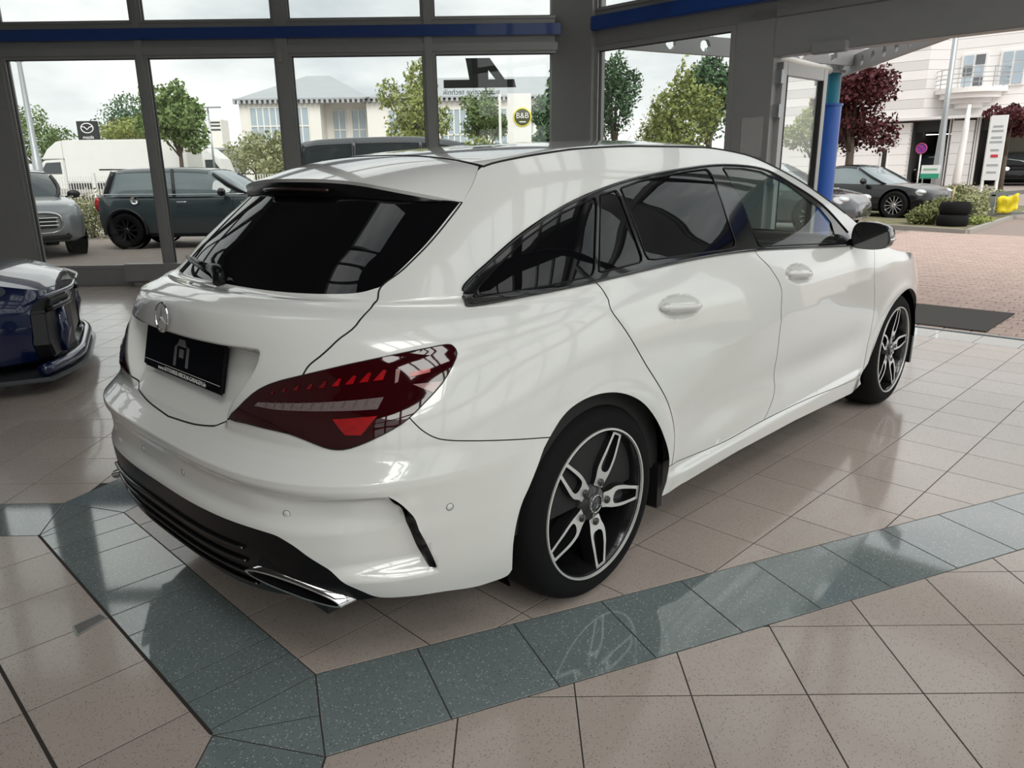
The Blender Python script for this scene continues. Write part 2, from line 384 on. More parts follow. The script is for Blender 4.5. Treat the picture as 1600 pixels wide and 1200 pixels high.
# remaining walls behind the camera: glazed
rear=Wall((5.35,-6.5),(-1,0)); rr=MB()
for a in np.arange(0,12.9,1.6): rear.box(rr,a,a+.1,-.06,.12,0,HT)
for z0,z1 in((0,.2),(2.6,2.95),(4.3,4.42),(5.7,HT)): rear.box(rr,0,12.85,-.05,.12,z0,z1)
tag(rr.build('wall_near',M_frame),'grey framed window wall behind the camera',None,None,'structure')
for a in np.arange(.1,12.7,1.6):
    for z0,z1 in((.2,2.6),(2.95,4.3),(4.42,5.7)): window(rear,a,min(a+1.5,12.85),z0,z1,.02,'window of the wall behind the camera')
left=Wall((-7.5,-6.5),(0,1)); lb=MB(); left.box(lb,0,17.3,0,.2,0,HT); tag(lb.build('wall_left',mat('pale_grey_plaster',(.55,.55,.54),.8)),'plain pale grey side wall',None,None,'structure')
far=Wall((-7.5,10.8),(3,2.99)); lb=MB(); far.box(lb,0,4.25,0,.2,0,HT); tag(lb.build('wall_far',MATS['pale_grey_plaster']),'plain pale grey end wall',None,None,'structure')
M_beam0=mat('roof_bar_grey',(.10,.10,.105),.5)
# ceiling slab with rows of glazed roof lights on the entrance side
RL=[(x,y,x+2.6,y+1.75) for x in(-3.4,-.4,2.6) for y in(-6.1,-3.75,-1.4) if not(y>-2 and x<2)]+[(-3.4,.95,-.8,2.7)]
cb_=MB();xs_=[-7.8,-3.4,-.8,-.4,2.2,2.6,5.2,5.6];ys_=[-6.7,-6.1,-4.35,-3.75,-2.0,-1.4,.35,.95,2.7,3.0]
for i in range(7):
    for j in range(9):
        if (i in(1,3,5) and j in(1,3)) or (i==5 and j==5) or (i==1 and j==7): continue
        p=[(xs_[i],ys_[j]),(xs_[i+1],ys_[j]),(xs_[i+1],ys_[j+1]),(xs_[i],ys_[j+1])];cb_.prism(p,.25,lambda u,v,w:RW(u,v,HT+w))
cb_.prism([(5.6,3.0),(5.6,4.1),(-4.5,14.1),(-7.8,10.9),(-7.8,3.0)],.25,lambda u,v,w:RW(u,v,HT+w))
ceiling=tag(cb_.build('ceiling',mat('dark_ceiling',(.07,.07,.073),.8)),'dark grey ceiling with glazed roof lights',None,None,'structure')
for x0,y0,x1,y1 in RL:
    gp=MB();gp.add([RW(x,y,HT+.14) for x,y in((x0,y0),(x1,y0),(x1,y1),(x0,y1))],[(0,1,2,3)]);o=gp.build('rooflight_pane',M_pane,ceiling)
    rb=MB()
    for f in(1/3,2/3): rb.bar(RW(x0+(x1-x0)*f,y0,HT+.08),RW(x0+(x1-x0)*f,y1,HT+.08),.07,.14)
    rb.build('rooflight_bar',M_beam0,o)
# curved roof beams
M_beam=mat('dark_beam',(.03,.032,.035),.5)
for k,yy in enumerate((-5.6,-3.6,-1.6,.4,2.4)):
    mb=MB()
    arc=[(5.2-4.6*(1-math.cos(t)),2.95+3.0*math.sin(t)) for t in np.linspace(0,math.pi/2,14)]
    mb.tube([RW(x,yy,z) for x,z in arc],.075,8)
    tag(mb.build('roof_beam',M_beam,smooth=True),'dark curved steel roof beam above the entrance wall','beam','curved roof beams')
mb=MB()
lo=[(-6.3+5.0*(1-math.cos(t)),2.9+2.7*math.sin(t)) for t in np.linspace(0,math.pi/2,15)]; hi=[(-6.3+5.3*(1-math.cos(t)),3.1+2.9*math.sin(t)) for t in np.linspace(0,math.pi/2,15)]
for xx in (1.0,2.6,4.2):
    pass
for arr in(lo,hi): mb.tube([RW(-1.2,y,min(z,5.95)) for y,z in arr],.035,6)
for i in range(14): mb.tube([RW(-1.2,lo[i][0],lo[i][1]),RW(-1.2,hi[i+1][0],min(hi[i+1][1],5.95))],.014,5); mb.tube([RW(-1.2,hi[i][0],min(hi[i][1],5.95)),RW(-1.2,lo[i+1][0],lo[i+1][1])],.014,5)
tag(mb.build('lattice_arch',M_beam,smooth=True),'curved lattice arch of thin steel tubes near the ceiling','arch')
# open glass door leaf, hinged on the panel, swung outwards
dl=Wall((5.43,1.33),(.95,-.02)); db=MB()
M_door=mat('brushed_door_frame',(.42,.42,.41),.4,.5)
for a0,a1,z0,z1 in((0,.09,.02,2.24),(.86,.95,.02,2.24),(.09,.86,.02,.14),(.09,.86,2.13,2.24)): dl.box(db,a0,a1,-.03,.03,z0,z1)
door=tag(db.build('door_1',M_door,bevel=.004),'open glazed door leaf in a grey metal frame',None,None,'structure')
p=MB();dl.box(p,.09,.86,-.006,.006,.14,2.13);p.build('pane',M_pane,door)
g=MB();dl.box(g,.845,.862,-.034,.034,.14,2.13);dl.box(g,.09,.105,-.034,.034,.14,2.13);g.build('gasket',M_framed,door)
hg=MB()
for z in(.35,1.15,1.75,2.05): dl.box(hg,-.05,.02,-.045,.02,z,z+.12)
hg.build('hinge',M_steel,door)
dc=MB();right.box(dc,2.98,3.28,-.10,-.02,2.25,2.34);tag(dc.build('door_closer',M_frame,bevel=.006),'grey door closer box under the entrance lintel','door closer')
ts=MB();V=[];ts.box((0,0,0),(0,0,0)) if False else None
ts=MB();right.box(ts,.0,10.4,-.25,-.215,-.006,.006);tag(ts.build('trim_4',M_steel,bevel=.002),'bright metal threshold strip at the entrance',None,None,'structure')
#CARSURF-BEGIN
def _spl(xs,ys):
    xs=np.array(xs,float);ys=np.array(ys,float);n=len(xs);h=np.diff(xs);A=np.eye(n);b=np.zeros((n,)+ys.shape[1:])
    for i in range(1,n-1):
        A[i,i-1]=h[i-1];A[i,i]=2*(h[i-1]+h[i]);A[i,i+1]=h[i]
        b[i]=6*((ys[i+1]-ys[i])/h[i]-(ys[i]-ys[i-1])/h[i-1])
    return xs,ys,np.linalg.solve(A,b)
def _ev(s,x):
    xs,ys,m=s;x=np.clip(np.asarray(x,float),xs[0],xs[-1]);i=np.clip(np.searchsorted(xs,x)-1,0,len(xs)-2)
    h=xs[i+1]-xs[i];a=(xs[i+1]-x)/h;b=(x-xs[i])/h
    if ys.ndim>1: a=a[...,None];b=b[...,None];h=h[...,None]
    return a*ys[i]+b*ys[i+1]+((a**3-a)*m[i]+(b**3-b)*m[i+1])*h*h/6
def _pch(xs,ys):
    xs=np.array(xs,float);ys=np.array(ys,float);h=np.diff(xs);d=np.diff(ys)/h;m=np.zeros(len(xs))
    m[0]=d[0];m[-1]=d[-1]
    for i in range(1,len(xs)-1):
        if d[i-1]*d[i]>0:
            w1=2*h[i]+h[i-1];w2=h[i]+2*h[i-1];m[i]=(w1+w2)/(w1/d[i-1]+w2/d[i])
    return xs,ys,m
def _pe(s,x):
    xs,ys,m=s;x=np.clip(np.asarray(x,float),xs[0],xs[-1]);i=np.clip(np.searchsorted(xs,x)-1,0,len(xs)-2)
    h=xs[i+1]-xs[i];t=(x-xs[i])/h
    return (2*t**3-3*t**2+1)*ys[i]+(t**3-2*t**2+t)*h*m[i]+(-2*t**3+3*t**2)*ys[i+1]+(t**3-t**2)*h*m[i+1]
def sst(a,b,x):
    t=np.clip((x-a)/(b-a),0,1);return t*t*(3-2*t)
VR=[.18,.28,.34,.40,.45,.50,.55,.582,.594,.604,.622,.645,.67,.72,.80,.87,.91,.932,.940,.96,1.0,1.10,1.20,1.26,1.33,1.42]
XR=_pch(VR,[-.88,-.935,-.952,-.958,-.958,-.940,-.942,-.955,-.955,-.945,-.924,-.901,-.889,-.890,-.882,-.875,-.872,-.865,-.852,-.80,-.708,-.59,-.47,-.40,-.33,-.24])
DZ=_pch([.18,.60,.66,.87,.91,.935,.96,1.0,1.05,1.42],[0,0,0,.0,.02,.035,.032,.0,0,0])
NR=_pch([.18,.40,.56,.66,.72,.80,.88,.95,1.0,1.1,1.2,1.3,1.42],[3.0,3.3,3.6,3.5,3.3,2.9,2.6,2.25,2.9,3.2,3.3,3.3,3.3])
XC=_pch([.18,.5,.7,.9,1.0,1.2,1.42],[0,0,0,.1,.3,.5,.6])
WV=[.16,.22,.30,.40,.52,.65,.75,.85,.92,.97,1.02,1.10,1.20,1.30,1.42]
WX=[-1,-.4,0,.5,1.2,1.9,2.4,2.75,3.2,3.7]
WT=_spl(WX,[_ev(_spl(WV,r),np.linspace(.16,1.42,127)) for r in [
 [.84,.858,.876,.886,.890,.890,.888,.876,.855,.832,.806,.760,.700,.625,.50],
 [.84,.858,.876,.886,.890,.890,.888,.876,.855,.832,.806,.760,.700,.625,.50],
 [.84,.858,.876,.886,.890,.890,.888,.876,.855,.832,.806,.760,.700,.625,.50],
 [.838,.852,.866,.874,.880,.886,.886,.876,.858,.837,.813,.768,.710,.640,.52],
 [.832,.846,.858,.866,.873,.882,.885,.874,.857,.838,.815,.772,.716,.648,.53],
 [.83,.842,.852,.860,.868,.878,.880,.872,.855,.836,.812,.770,.714,.645,.53],
 [.83,.842,.852,.860,.868,.875,.875,.864,.840,.815,.79,.75,.69,.62,.51],
 [.83,.842,.852,.860,.870,.875,.868,.845,.800,.76,.72,.66,.60,.53,.45],
 [.82,.835,.848,.858,.865,.862,.845,.805,.74,.69,.64,.58,.52,.46,.4],
 [.82,.835,.848,.858,.865,.862,.845,.805,.74,.69,.64,.58,.52,.46,.4]]])
def wside(x,v):
    g=_ev(WT,np.asarray(x,float));j=(np.clip(v,.16,1.42)-.16)/.01;i=np.clip(j.astype(int),0,125);f=j-i
    a=np.take_along_axis(g,i[...,None],-1)[...,0];b=np.take_along_axis(g,(i+1)[...,None],-1)[...,0]
    return a*(1-f)+b*f
XF=_pch([.16,.3,.5,.7,.85,1.0,1.42],[3.62,3.66,3.64,3.58,3.40,3.15,2.2])
XCF=2.55
def base(t,v):
    t=np.asarray(t,float);v=np.asarray(v,float)
    xc=_pe(XC,v);a=xc-_pe(XR,v);n=_pe(NR,v)
    th=np.clip(t,0,1)*np.pi/2;c=np.cos(th)+1e-9;s=np.sin(th)+1e-12
    rho=(c**n+s**n)**(-1/n)
    xcf=np.maximum(XCF,xc+.2)
    xr=xc-a*rho*c; fr=rho*s
    xs=xc+(np.clip(t,1,2)-1)*(xcf-xc)
    tf=np.clip(t-2,0,1)*np.pi/2;cf=np.sin(tf);sf=np.cos(tf)+1e-12;nf=3.2
    rf=((cf+1e-12)**nf+sf**nf)**(-1/nf);xf=np.maximum(_pe(XF,v)-xcf,.05)*rf*cf
    x=np.where(t<=1,xr,np.where(t<=2,xs,xcf+xf))
    fr=np.where(t<=1,fr,np.where(t<=2,1,rf*sf))
    y=-wside(x,v)*fr
    B=np.where(t<1,np.cos(np.clip(th*1.0,0,np.pi/2))**1.5,0)
    z=v+_pe(DZ,v)*B
    return np.stack([x,y,z],-1)
TVO=_pch([.10,.3112,.3191,.3586,.4452,.5117,.5623,.9],[.618,.618,.62,.6144,.5953,.5686,.5467,.53])
def disp(t,v,P):
    x,y,z=P[...,0],-P[...,1],P[...,2]
    d=np.zeros_like(x)
    rear=t<1
    # plate recess (tailgate, below the overhanging edge)
    yt=.325+.095*sst(.68,.86,v)
    m=sst(0,.035,yt-y)*np.interp(v,[.60,.664,.69,.72,.86,.874,.880],[0,0,.022,.044,.058,.058,0])
    d=d-np.where(rear,m,0)
    # lower lip of the tailgate
    # bumper scoop: deepens towards the air outlet, then steps back out
    tv=_pe(TVO,v);sc=sst(tv-.26,tv-.012,t)*(1-sst(tv-.010,tv-.001,t))
    d=d-np.where(t<1.2,.044*sc*(1-sst(.535,.562,v))*sst(.315,.352,v),0)
    # door handle cups
    for hx,hz in((.415,.874),(1.325,.885)):
        r2=((x-hx)/.125)**2+((z-hz+.09*(x-hx))/.040)**2
        d=d-np.where(t>.9,.016*np.clip(1-r2,0,1)**.8,0)
    # wheel arch flares
    for cx,rx,rz in((0,.39,.352),(2.70,.40,.345)):
        r=np.sqrt(((x-cx)/rx)**2+((z-.318)/rz)**2)
        d=d+np.where(t>.5,.008*np.exp(-((r-1.0)/.10)**2)*(z<.75),0)
    # dropping crease on the doors
    zc=.80-.10*(2.3-x)/1.6
    k=sst(.35,.9,x)*(1-sst(2.2,2.6,x))
    d=d+np.where(t>1,.006*k*np.exp(-np.abs(z-zc)/.05),0)
    # lower door concavity
    k=sst(.3,.7,x)*(1-sst(2.0,2.35,x))
    d=d-np.where(t>1,.014*k*np.exp(-((z-.46)/.08)**2),0)
    # sill blade
    k=sst(.33,.5,x)*(1-sst(2.1,2.3,x))
    d=d+np.where(t>1,.020*k*(1-sst(.285,.31,z)),0)
    return d
def surf(t,v,off=0.0):
    t=np.asarray(t,float);v=np.asarray(v,float);P=base(t,v);e=1e-4
    n=np.cross(base(t+e,v)-base(t-e,v),base(t,v+e)-base(t,v-e))
    n/=np.linalg.norm(n,axis=-1,keepdims=True)+1e-15
    return P+n*(disp(t,v,P)+off)[...,None]
def normal(t,v):
    e=1.5e-3
    t=np.clip(t,2e-3,3-2e-3)
    n=np.cross(surf(t+e,v)-surf(t-e,v),surf(t,v+e)-surf(t,v-e))
    return n/(np.linalg.norm(n,axis=-1,keepdims=True)+1e-15)
# roof / windscreen / bonnet: a height field between the roof seams
ZC=_spl([-.46,-.3,-.1,.2,.6,1.0,1.4,1.65,1.85,2.2,2.5,2.62,2.8,3.1,3.4,3.60],[1.290,1.330,1.362,1.392,1.415,1.425,1.421,1.39,1.30,1.105,.955,.915,.885,.83,.73,.62])
ZS=_pch([-.46,-.36,-.25,-.19,-.13,-.02,.15,.26,.6,1.0,1.3,1.6,1.9,2.2,2.4,2.6,3.0,3.3,3.45],[1.22,1.222,1.225,1.270,1.316,1.339,1.36,1.37,1.382,1.383,1.36,1.272,1.142,.99,.915,.872,.82,.74,.67])
def skirt_y(x,z):
    x=np.asarray(x,float);z=np.asarray(z,float)+0*x
    xc=_pe(XC,z);a=xc-_pe(XR,z);n=_pe(NR,z);xcf=np.maximum(XCF,xc+.2)
    fr=(1-np.clip((xc-x)/a,0,1)**n)**(1/n)
    ff=(1-np.clip((x-xcf)/np.maximum(_pe(XF,z)-xcf,.05),0,1)**3.2)**(1/3.2)
    return wside(x,z)*fr*ff
def YS(x): return skirt_y(x,_pe(ZS,x))
def roof(x,y):
    x=np.asarray(x,float);r=np.clip(np.abs(y)/(YS(x)+1e-9),0,1)
    zc=_ev(ZC,x);zs=_pe(ZS,x)
    return zs+(zc-zs)*(1-r**2.4)
#CARSURF-END
# ================================================================= the white estate car
PAINT=mat('white_car_paint',(.80,.80,.785),.16,0,.01,3,coat=1.0,coatr=.015,spec=.5)
GLOSSB=mat('gloss_black',(.008,.008,.009),.08,0,.05,coat=.6)
DARKGL=mat('privacy_glass',(.004,.004,.005),.015,0,.0,spec=.5,ior=1.5)
SATB=mat('satin_black',(.005,.005,.006),.25,spec=.2)
GAPM=mat('shut_line_dark',(.012,.012,.012),.7)
TINT=glass('clear_car_glass',(.76,.86,.83))
SILV=mat('machined_alloy',(.90,.89,.88),.38,.7,.03,40)
RIMB=mat('black_wheel_paint',(.010,.010,.011),.18,0,.05,coat=.5)
car=empty('estate_car',(0,0,0),0,'white estate car with black rear window and dark red tail lights','car')
def uc(t): t=np.asarray(t,float);return np.where(t<1,t*1.6,np.where(t<2,1.6+(t-1)*2.5,4.1+(t-2)*1.6))
def tc_(u): u=np.asarray(u,float);return np.where(u<1.6,u/1.6,np.where(u<4.1,1+(u-1.6)/2.5,2+(u-4.1)/1.6))
def t_of_x(x,v):
    lo=np.zeros_like(x);hi=lo+3
    for _ in range(40):
        m=(lo+hi)/2;g=base(m,v)[...,0]<x;lo=np.where(g,m,lo);hi=np.where(g,hi,m)
    return (lo+hi)/2
CV={
'light':[(0.2332,0.6998),(0.2604,0.7349),(0.2929,0.7759),(0.3189,0.799),(0.3498,0.8165),(0.3871,0.8319),(0.4572,0.8573),(0.5308,0.8764),(0.5853,0.8854),(0.6134,0.8888),(0.6243,0.8847),(0.6307,0.8701),(0.6251,0.8464),(0.609,0.8064),(0.5854,0.7714),(0.5621,0.7396),(0.5383,0.717),(0.5022,0.6915),(0.4731,0.6746),(0.4534,0.6698),(0.4333,0.6736),(0.4098,0.6842),(0.3731,0.6973),(0.3248,0.7003),(0.2796,0.7011)],
'tg_gap':[(0.3871,0.8319),(0.3999,0.8599),(0.4382,0.8997),(0.4681,0.9323),(0.4445,0.9881),(0.4325,1.0236),(0.4565,1.063),(0.4796,1.1179),(0.4995,1.1873),(0.5095,1.2243),(0.5212,1.2727),(0.5301,1.3163)],
'tg_bot':[(0.1023,0.6465),(0.1696,0.6597),(0.1937,0.6716),(0.2316,0.699)],
'win_bot':[(0.0933,1.0014),(0.2538,1.0023),(0.3599,1.0055),(0.4019,1.0103),(0.4298,1.0221)],
'win_side':[(0.4298,1.0221),(0.4528,1.0646),(0.4752,1.1195),(0.4944,1.1891),(0.5051,1.2227)],
'bump_low':[(0.2335,0.4519),(0.3508,0.4509),(0.3917,0.4291),(0.4274,0.3827),(0.4615,0.3337),(0.4942,0.291),(0.5197,0.261),(0.5639,0.2504),(0.623,0.2426),(0.6877,0.2246),(0.7377,0.2328),(0.753,0.2536)],
'vent_o':[(0.5456,0.5618),(0.5647,0.5303),(0.5874,0.4715),(0.6068,0.3937),(0.6161,0.3409),(0.6141,0.3287)],
'vent_i':[(0.5493,0.5467),(0.5755,0.4683),(0.5949,0.3752),(0.6043,0.3366),(0.608,0.3288),(0.6141,0.3287)],
'bf_gap':[(0.5621,0.7389),(0.5809,0.7073),(0.5996,0.6862),(0.6218,0.6742),(0.6623,0.6613),(0.7714,0.629),(0.8424,0.6092)],
'dlo_top':[(0.5724,1.007),(0.5696,1.0188),(0.5772,1.0401),(0.5919,1.0657),(0.6384,1.1365),(0.708,1.1976),(0.7977,1.2405),(0.9435,1.278),(1.1122,1.3043),(1.2578,1.3165),(1.4113,1.2996),(1.5072,1.2419),(1.6331,1.1424),(1.7279,1.0099)],
'dlo_bot':[(0.5778,0.9943),(0.6063,0.9671),(0.6299,0.9569),(0.7097,0.9796),(0.838,0.9946),(1.0394,1.0076),(1.1636,1.0115),(1.3104,1.0051),(1.4926,0.9839),(1.7113,0.9549),(1.7355,0.9616)],
'g_rear':[(0.8359,0.9981),(0.8492,0.988),(0.9176,0.9484),(0.945,0.9275),(1.021,0.8425),(1.0679,0.7494),(1.1179,0.6175),(1.1405,0.5392),(1.1559,0.4582),(1.1575,0.3998),(1.1545,0.3333)],
'g_mid':[(1.311,1.0071),(1.3287,0.9827),(1.3973,0.9236),(1.439,0.845),(1.4444,0.7605),(1.4605,0.5255),(1.4755,0.4225),(1.4587,0.3475),(1.4422,0.3053)],
'g_front':[(1.8628,0.9039),(1.8557,0.7897),(1.8808,0.6588),(1.8931,0.518),(1.887,0.3932),(1.8881,0.2755)],
'g_sill':[(1.133,0.3331),(1.1543,0.3332),(1.2872,0.3059),(1.4422,0.3053),(1.6516,0.295),(1.8802,0.2656)],
'sill_bot':[(1.1461,0.22),(1.1858,0.2392),(1.3515,0.2426),(1.5643,0.2309),(1.8969,0.1901)],
'gl_quarter':[(0.5987,0.9869),(0.5941,1.015),(0.6063,1.0507),(0.6468,1.1224),(0.7127,1.1851),(0.7952,1.2249),(0.8241,1.0091),(0.7315,1.0009)],
'gl_fixed':[(0.8062,1.2281),(0.8584,1.2419),(0.9656,1.0261),(0.8348,1.0154)],
'gl_rear':[(0.8706,1.2463),(0.9497,1.2677),(1.1074,1.2933),(1.1891,1.3019),(1.2425,1.0216),(0.978,1.028)],
'gl_front':[(1.2435,1.3046),(1.327,1.3009),(1.3976,1.287),(1.4936,1.2267),(1.6159,1.122),(1.6518,1.0611),(1.6597,0.974),(1.4922,0.9935),(1.3224,1.014)],
'arch_r':[((0.7516,0.25),(-0.372,-0.856,0.248)),((0.7531,0.3585),(-0.385,-0.876,0.358)),((0.7698,0.4649),(-0.358,-0.888,0.465)),((0.8172,0.5896),(-0.281,-0.893,0.59)),((0.8593,0.6596),(-0.2,-0.892,0.66)),((0.9254,0.6874),(-0.105,-0.894,0.687)),((1.0044,0.6808),(0.011,-0.897,0.681)),((1.0498,0.6406),(0.127,-0.897,0.641)),((1.0879,0.5754),(0.224,-0.892,0.575)),((1.1232,0.4751),(0.314,-0.887,0.475)),((1.1472,0.3543),(0.376,-0.881,0.354)),((1.1429,0.2247),(0.365,-0.864,0.223))],
'arch_f':[((1.8973,0.2066),(2.288,-0.844,0.206)),((1.8813,0.2625),(2.247,-0.852,0.262)),((1.921,0.3596),(2.348,-0.859,0.359)),((1.9583,0.5095),(2.444,-0.868,0.509)),((2.0015,0.6094),(2.552,-0.879,0.609)),((2.1102,0.6559),(2.734,-0.882,0.656)),((2.1953,0.6252),(2.884,-0.873,0.625)),(None,None)],
'sens':[((0.0981,0.5127),(-0.94,-0.138,0.513)),((0.3838,0.501),(-0.871,-0.569,0.502)),((0.6337,0.504),(-0.577,-0.841,0.504))],
}
def cv(k): return [p if not isinstance(p[0],tuple) else p[0] for p in CV[k] if p is not None and p[0] is not None]
def U(pts): a=np.array(pts,float);return np.stack([uc(a[:,0]),a[:,1]],1)
def sm(pts,n=5): return catmull(U(pts),n)
def samp(poly,step=.012):
    out=[poly[0]]
    for a,b in zip(poly[:-1],poly[1:]):
        k=max(1,int(np.linalg.norm(b-a)/step))
        for i in range(1,k+1): out.append(a+(b-a)*i/k)
    return np.array(out)
def buf(pl,w=.0036):
    """thin closed strip around a polyline that lies on the surface"""
    pl=np.array(pl);e=2e-3
    S=lambda q:surf(tc_(np.clip(q[:,0],0,5.69)),q[:,1])
    d=np.gradient(pl,axis=0)
    J0=(S(pl+[e,0])-S(pl-[e,0]))/(2*e);J1=(S(pl+[0,e])-S(pl-[0,e]))/(2*e)
    T=J0*d[:,:1]+J1*d[:,1:];T/=np.linalg.norm(T,axis=1,keepdims=True)+1e-12
    N=np.cross(J0,J1);N/=np.linalg.norm(N,axis=1,keepdims=True)+1e-12
    B=np.cross(N,T)*w/2
    a=(J0*J0).sum(1);b=(J0*J1).sum(1);c=(J1*J1).sum(1);p=(J0*B).sum(1);q=(J1*B).sum(1);D=a*c-b*b
    o=np.stack([(c*p-b*q)/D,(a*q-b*p)/D],1)
    return np.concatenate([pl+o,(pl-o)[::-1]])
# outlines on the surface
xs=np.concatenate([np.linspace(3.45,2.0,24),np.linspace(1.96,-.13,60)])
vs=_pe(ZS,xs);seam=np.stack([uc(t_of_x(xs,vs)),vs],1)
tgg=sm(cv('tg_gap')); light=catmull(U(cv('light')),4,True)
bl=sm([(0,.449),(.12,.449)]+cv('bump_low'))
k0=int(np.argmin(abs(bl[:,0]-uc(.5197))))
dif=catmull(U([(0,.20),(.15,.205),(.28,.225),(.36,.243),(.44,.245),(.5197,.2608)]),6)
archr=catmull(U(cv('arch_r')),5); archf=catmull(U(cv('arch_f')+[(2.275,.54),(2.33,.40),(2.345,.22)]),5)
sill=samp(U(cv('sill_bot')),.03)
glast=catmull(U([(.5095,1.2243),(.45,1.236),(.35,1.251),(.2,1.262),(0,1.266)]),6)
i5=int(np.argmin(np.hypot(tgg[:,0]-uc(.5095),tgg[:,1]-1.2243)))
dom=np.concatenate([dif,bl[k0+1:-1],archr,sill[1:-1],archf,U([(2.5,.2),(2.75,.2),(3,.2),(3,.45),(3,.66)]),seam,tgg[i5:][::-1][1:],glast[1:]])
# panels
tgb=sm([(0,.638)]+cv('tg_bot'))
lt_in=catmull(U(cv('light')[:6]),5)
tail_poly=np.concatenate([tgb,lt_in,tgg[:i5+1],glast[1:]])
wb_=sm([(0,1.0012)]+cv('win_bot')); ws=sm(cv('win_side'))
win_poly=np.concatenate([wb_,ws[1:],glast[1:]])
ls=np.array(CV['light'])
bfg=sm(cv('bf_gap'))
lbot=catmull(U(cv('light')[15:]+[(.2333,.6999)]),5)
bump_poly=np.concatenate([tgb,lbot[::-1],bfg,archr[:int(np.argmin(np.hypot(*(archr-bfg[-1]).T)))+1][::-1],bl[::-1]])
dif_poly=np.concatenate([dif,bl[:k0+1][::-1]])
vent=np.concatenate([sm(cv('vent_o')),sm(cv('vent_i'))[::-1]])
dlo=np.concatenate([sm(cv('dlo_top')),sm(cv('dlo_bot'))[::-1]])
gr,gm,gf,gs=sm(cv('g_rear')),sm(cv('g_mid')),sm(cv('g_front')),sm(cv('g_sill'))
gfx=np.concatenate([[[gf[0][0]-.02,.955]],gf]); dbot=sm(cv('dlo_bot'))
def between(line,a,b): m=(line[:,0]>a)&(line[:,0]<b);return line[m]
rdoor=np.concatenate([gr,between(gs,gr[-1][0],gm[-1][0]),gm[::-1],between(dbot,gr[0][0],gm[0][0])[::-1]])
fdoor=np.concatenate([gm,between(gs,gm[-1][0],gf[-1][0]),gfx[::-1],[[gfx[0][0]-.10,.968]],between(dbot,gm[0][0],uc(1.73))[::-1]])
sill_poly=np.concatenate([gs,sill[::-1]])
glasses={k:catmull(U(CV[k]),1,True) for k in('gl_fixed',)}
def rounded(pts,r=.16):
    p=U(pts);out=[];n=len(p)
    for i in range(n):
        a,b,c=p[i-1],p[i],p[(i+1)%n]
        out+= [b+(a-b)*r*.5,b+(a-b)*r*.12+(c-b)*r*.12,b+(c-b)*r*.5]
    return np.array(out)
for k in('gl_quarter','gl_fixed','gl_rear','gl_front'): glasses[k]=rounded(CV[k])
gaps=[buf(tgg[:i5+1],.005),buf(tgb,.005),buf(bfg,.0032),buf(gr,.0045),buf(gm,.004),buf(gfx,.0035),buf(gs,.003),buf(np.concatenate([lt_in,lbot[:0]]),.005)]
sens=[]
for (t,v) in [p[0] for p in CV['sens']]:
    for r in(.0105,.0085):
        pass
def in_poly(P_,poly):
    x,y=P_[:,0][:,None],P_[:,1][:,None];a=poly;b=np.roll(poly,-1,0)
    c=((a[:,1]>y)!=(b[:,1]>y))&(x<(b[:,0]-a[:,0])*(y-a[:,1])/(b[:,1]-a[:,1]+1e-300)+a[:,0])
    return c.sum(1)%2==1
# plate recess outline as mesh edges
def rec(off,n=26):
    zz=np.concatenate([np.linspace(.664,.72,8),np.linspace(.735,.878,n-8)]);lo=np.zeros(n);hi=np.full(n,.5);yt=.325+.095*sst(.68,.86,zz)-off
    for _ in range(40):
        m=(lo+hi)/2;g=-base(m,zz)[:,1]<yt;lo=np.where(g,m,lo);hi=np.where(g,hi,m)
    return np.stack([uc((lo+hi)/2),zz],1)
recs=[rec(o) for o in(0,.006,.012,.018,.024,.030,.036)]
hor=[np.stack([np.linspace(.004,recs[0][-1,0]-.002,40),np.full(40,q)],1) for q in(.664,.690)]
cons=[dom,light,win_poly,tail_poly,bump_poly,dif_poly,vent,dlo,rdoor,fdoor,sill_poly]+list(glasses.values())+gaps
V2=[];E2=[];keep=[]
for c in cons:
    k=len(V2);n=len(c);V2+=[tuple(p) for p in c];E2+=[(k+i,k+(i+1)%n) for i in range(n)]
for c in recs+hor:
    k=len(V2);n=len(c);V2+=[tuple(q) for q in c];E2+=[(k+i,k+i+1) for i in range(n-1)]
cpts=np.array(V2)
# grid points, denser where the shape turns
us=np.concatenate([np.arange(0,1.75,.014),np.arange(1.765,4.1,.026),np.arange(4.13,5.7,.05)])
vsg=np.concatenate([np.arange(.20,.272,.014),[.278,.285,.290,.295,.300,.305,.311],np.arange(.322,.548,.012),[.555,.562,.569,.575,.579,.582,.585,.588,.591,.594,.597,.600,.604,.609,.615,.622,.630,.638],np.arange(.645,.72,.006),np.arange(.72,.86,.010),[.862,.867,.871,.874,.876,.878,.880,.884,.889,.894],np.arange(.90,1.01,.007),np.arange(1.01,1.39,.014)])
Gu,Gv=np.meshgrid(us,vsg,indexing='ij');G=np.stack([Gu.ravel(),Gv.ravel()],1)
thin=(G[:,0]>1.7)&((np.arange(len(G))%2)==1)&(G[:,1]>.32)&(G[:,1]<.97)
G=G[~thin]
for hx,hz in((.415,.874),(1.325,.885)):
    qu=uc(float(t_of_x(np.array([hx]),np.array([hz]))[0]));su=(2.5/(2.55-.0))
    ga,gb=np.meshgrid(np.arange(qu-.16,qu+.16,.0075),np.arange(hz-.062,hz+.062,.006),indexing='ij')
    G=G[~((abs(G[:,0]-qu)<.163)&(abs(G[:,1]-hz)<.064))];G=np.concatenate([G,np.stack([ga.ravel(),gb.ravel()],1)])
G=G[in_poly(G,dom)]
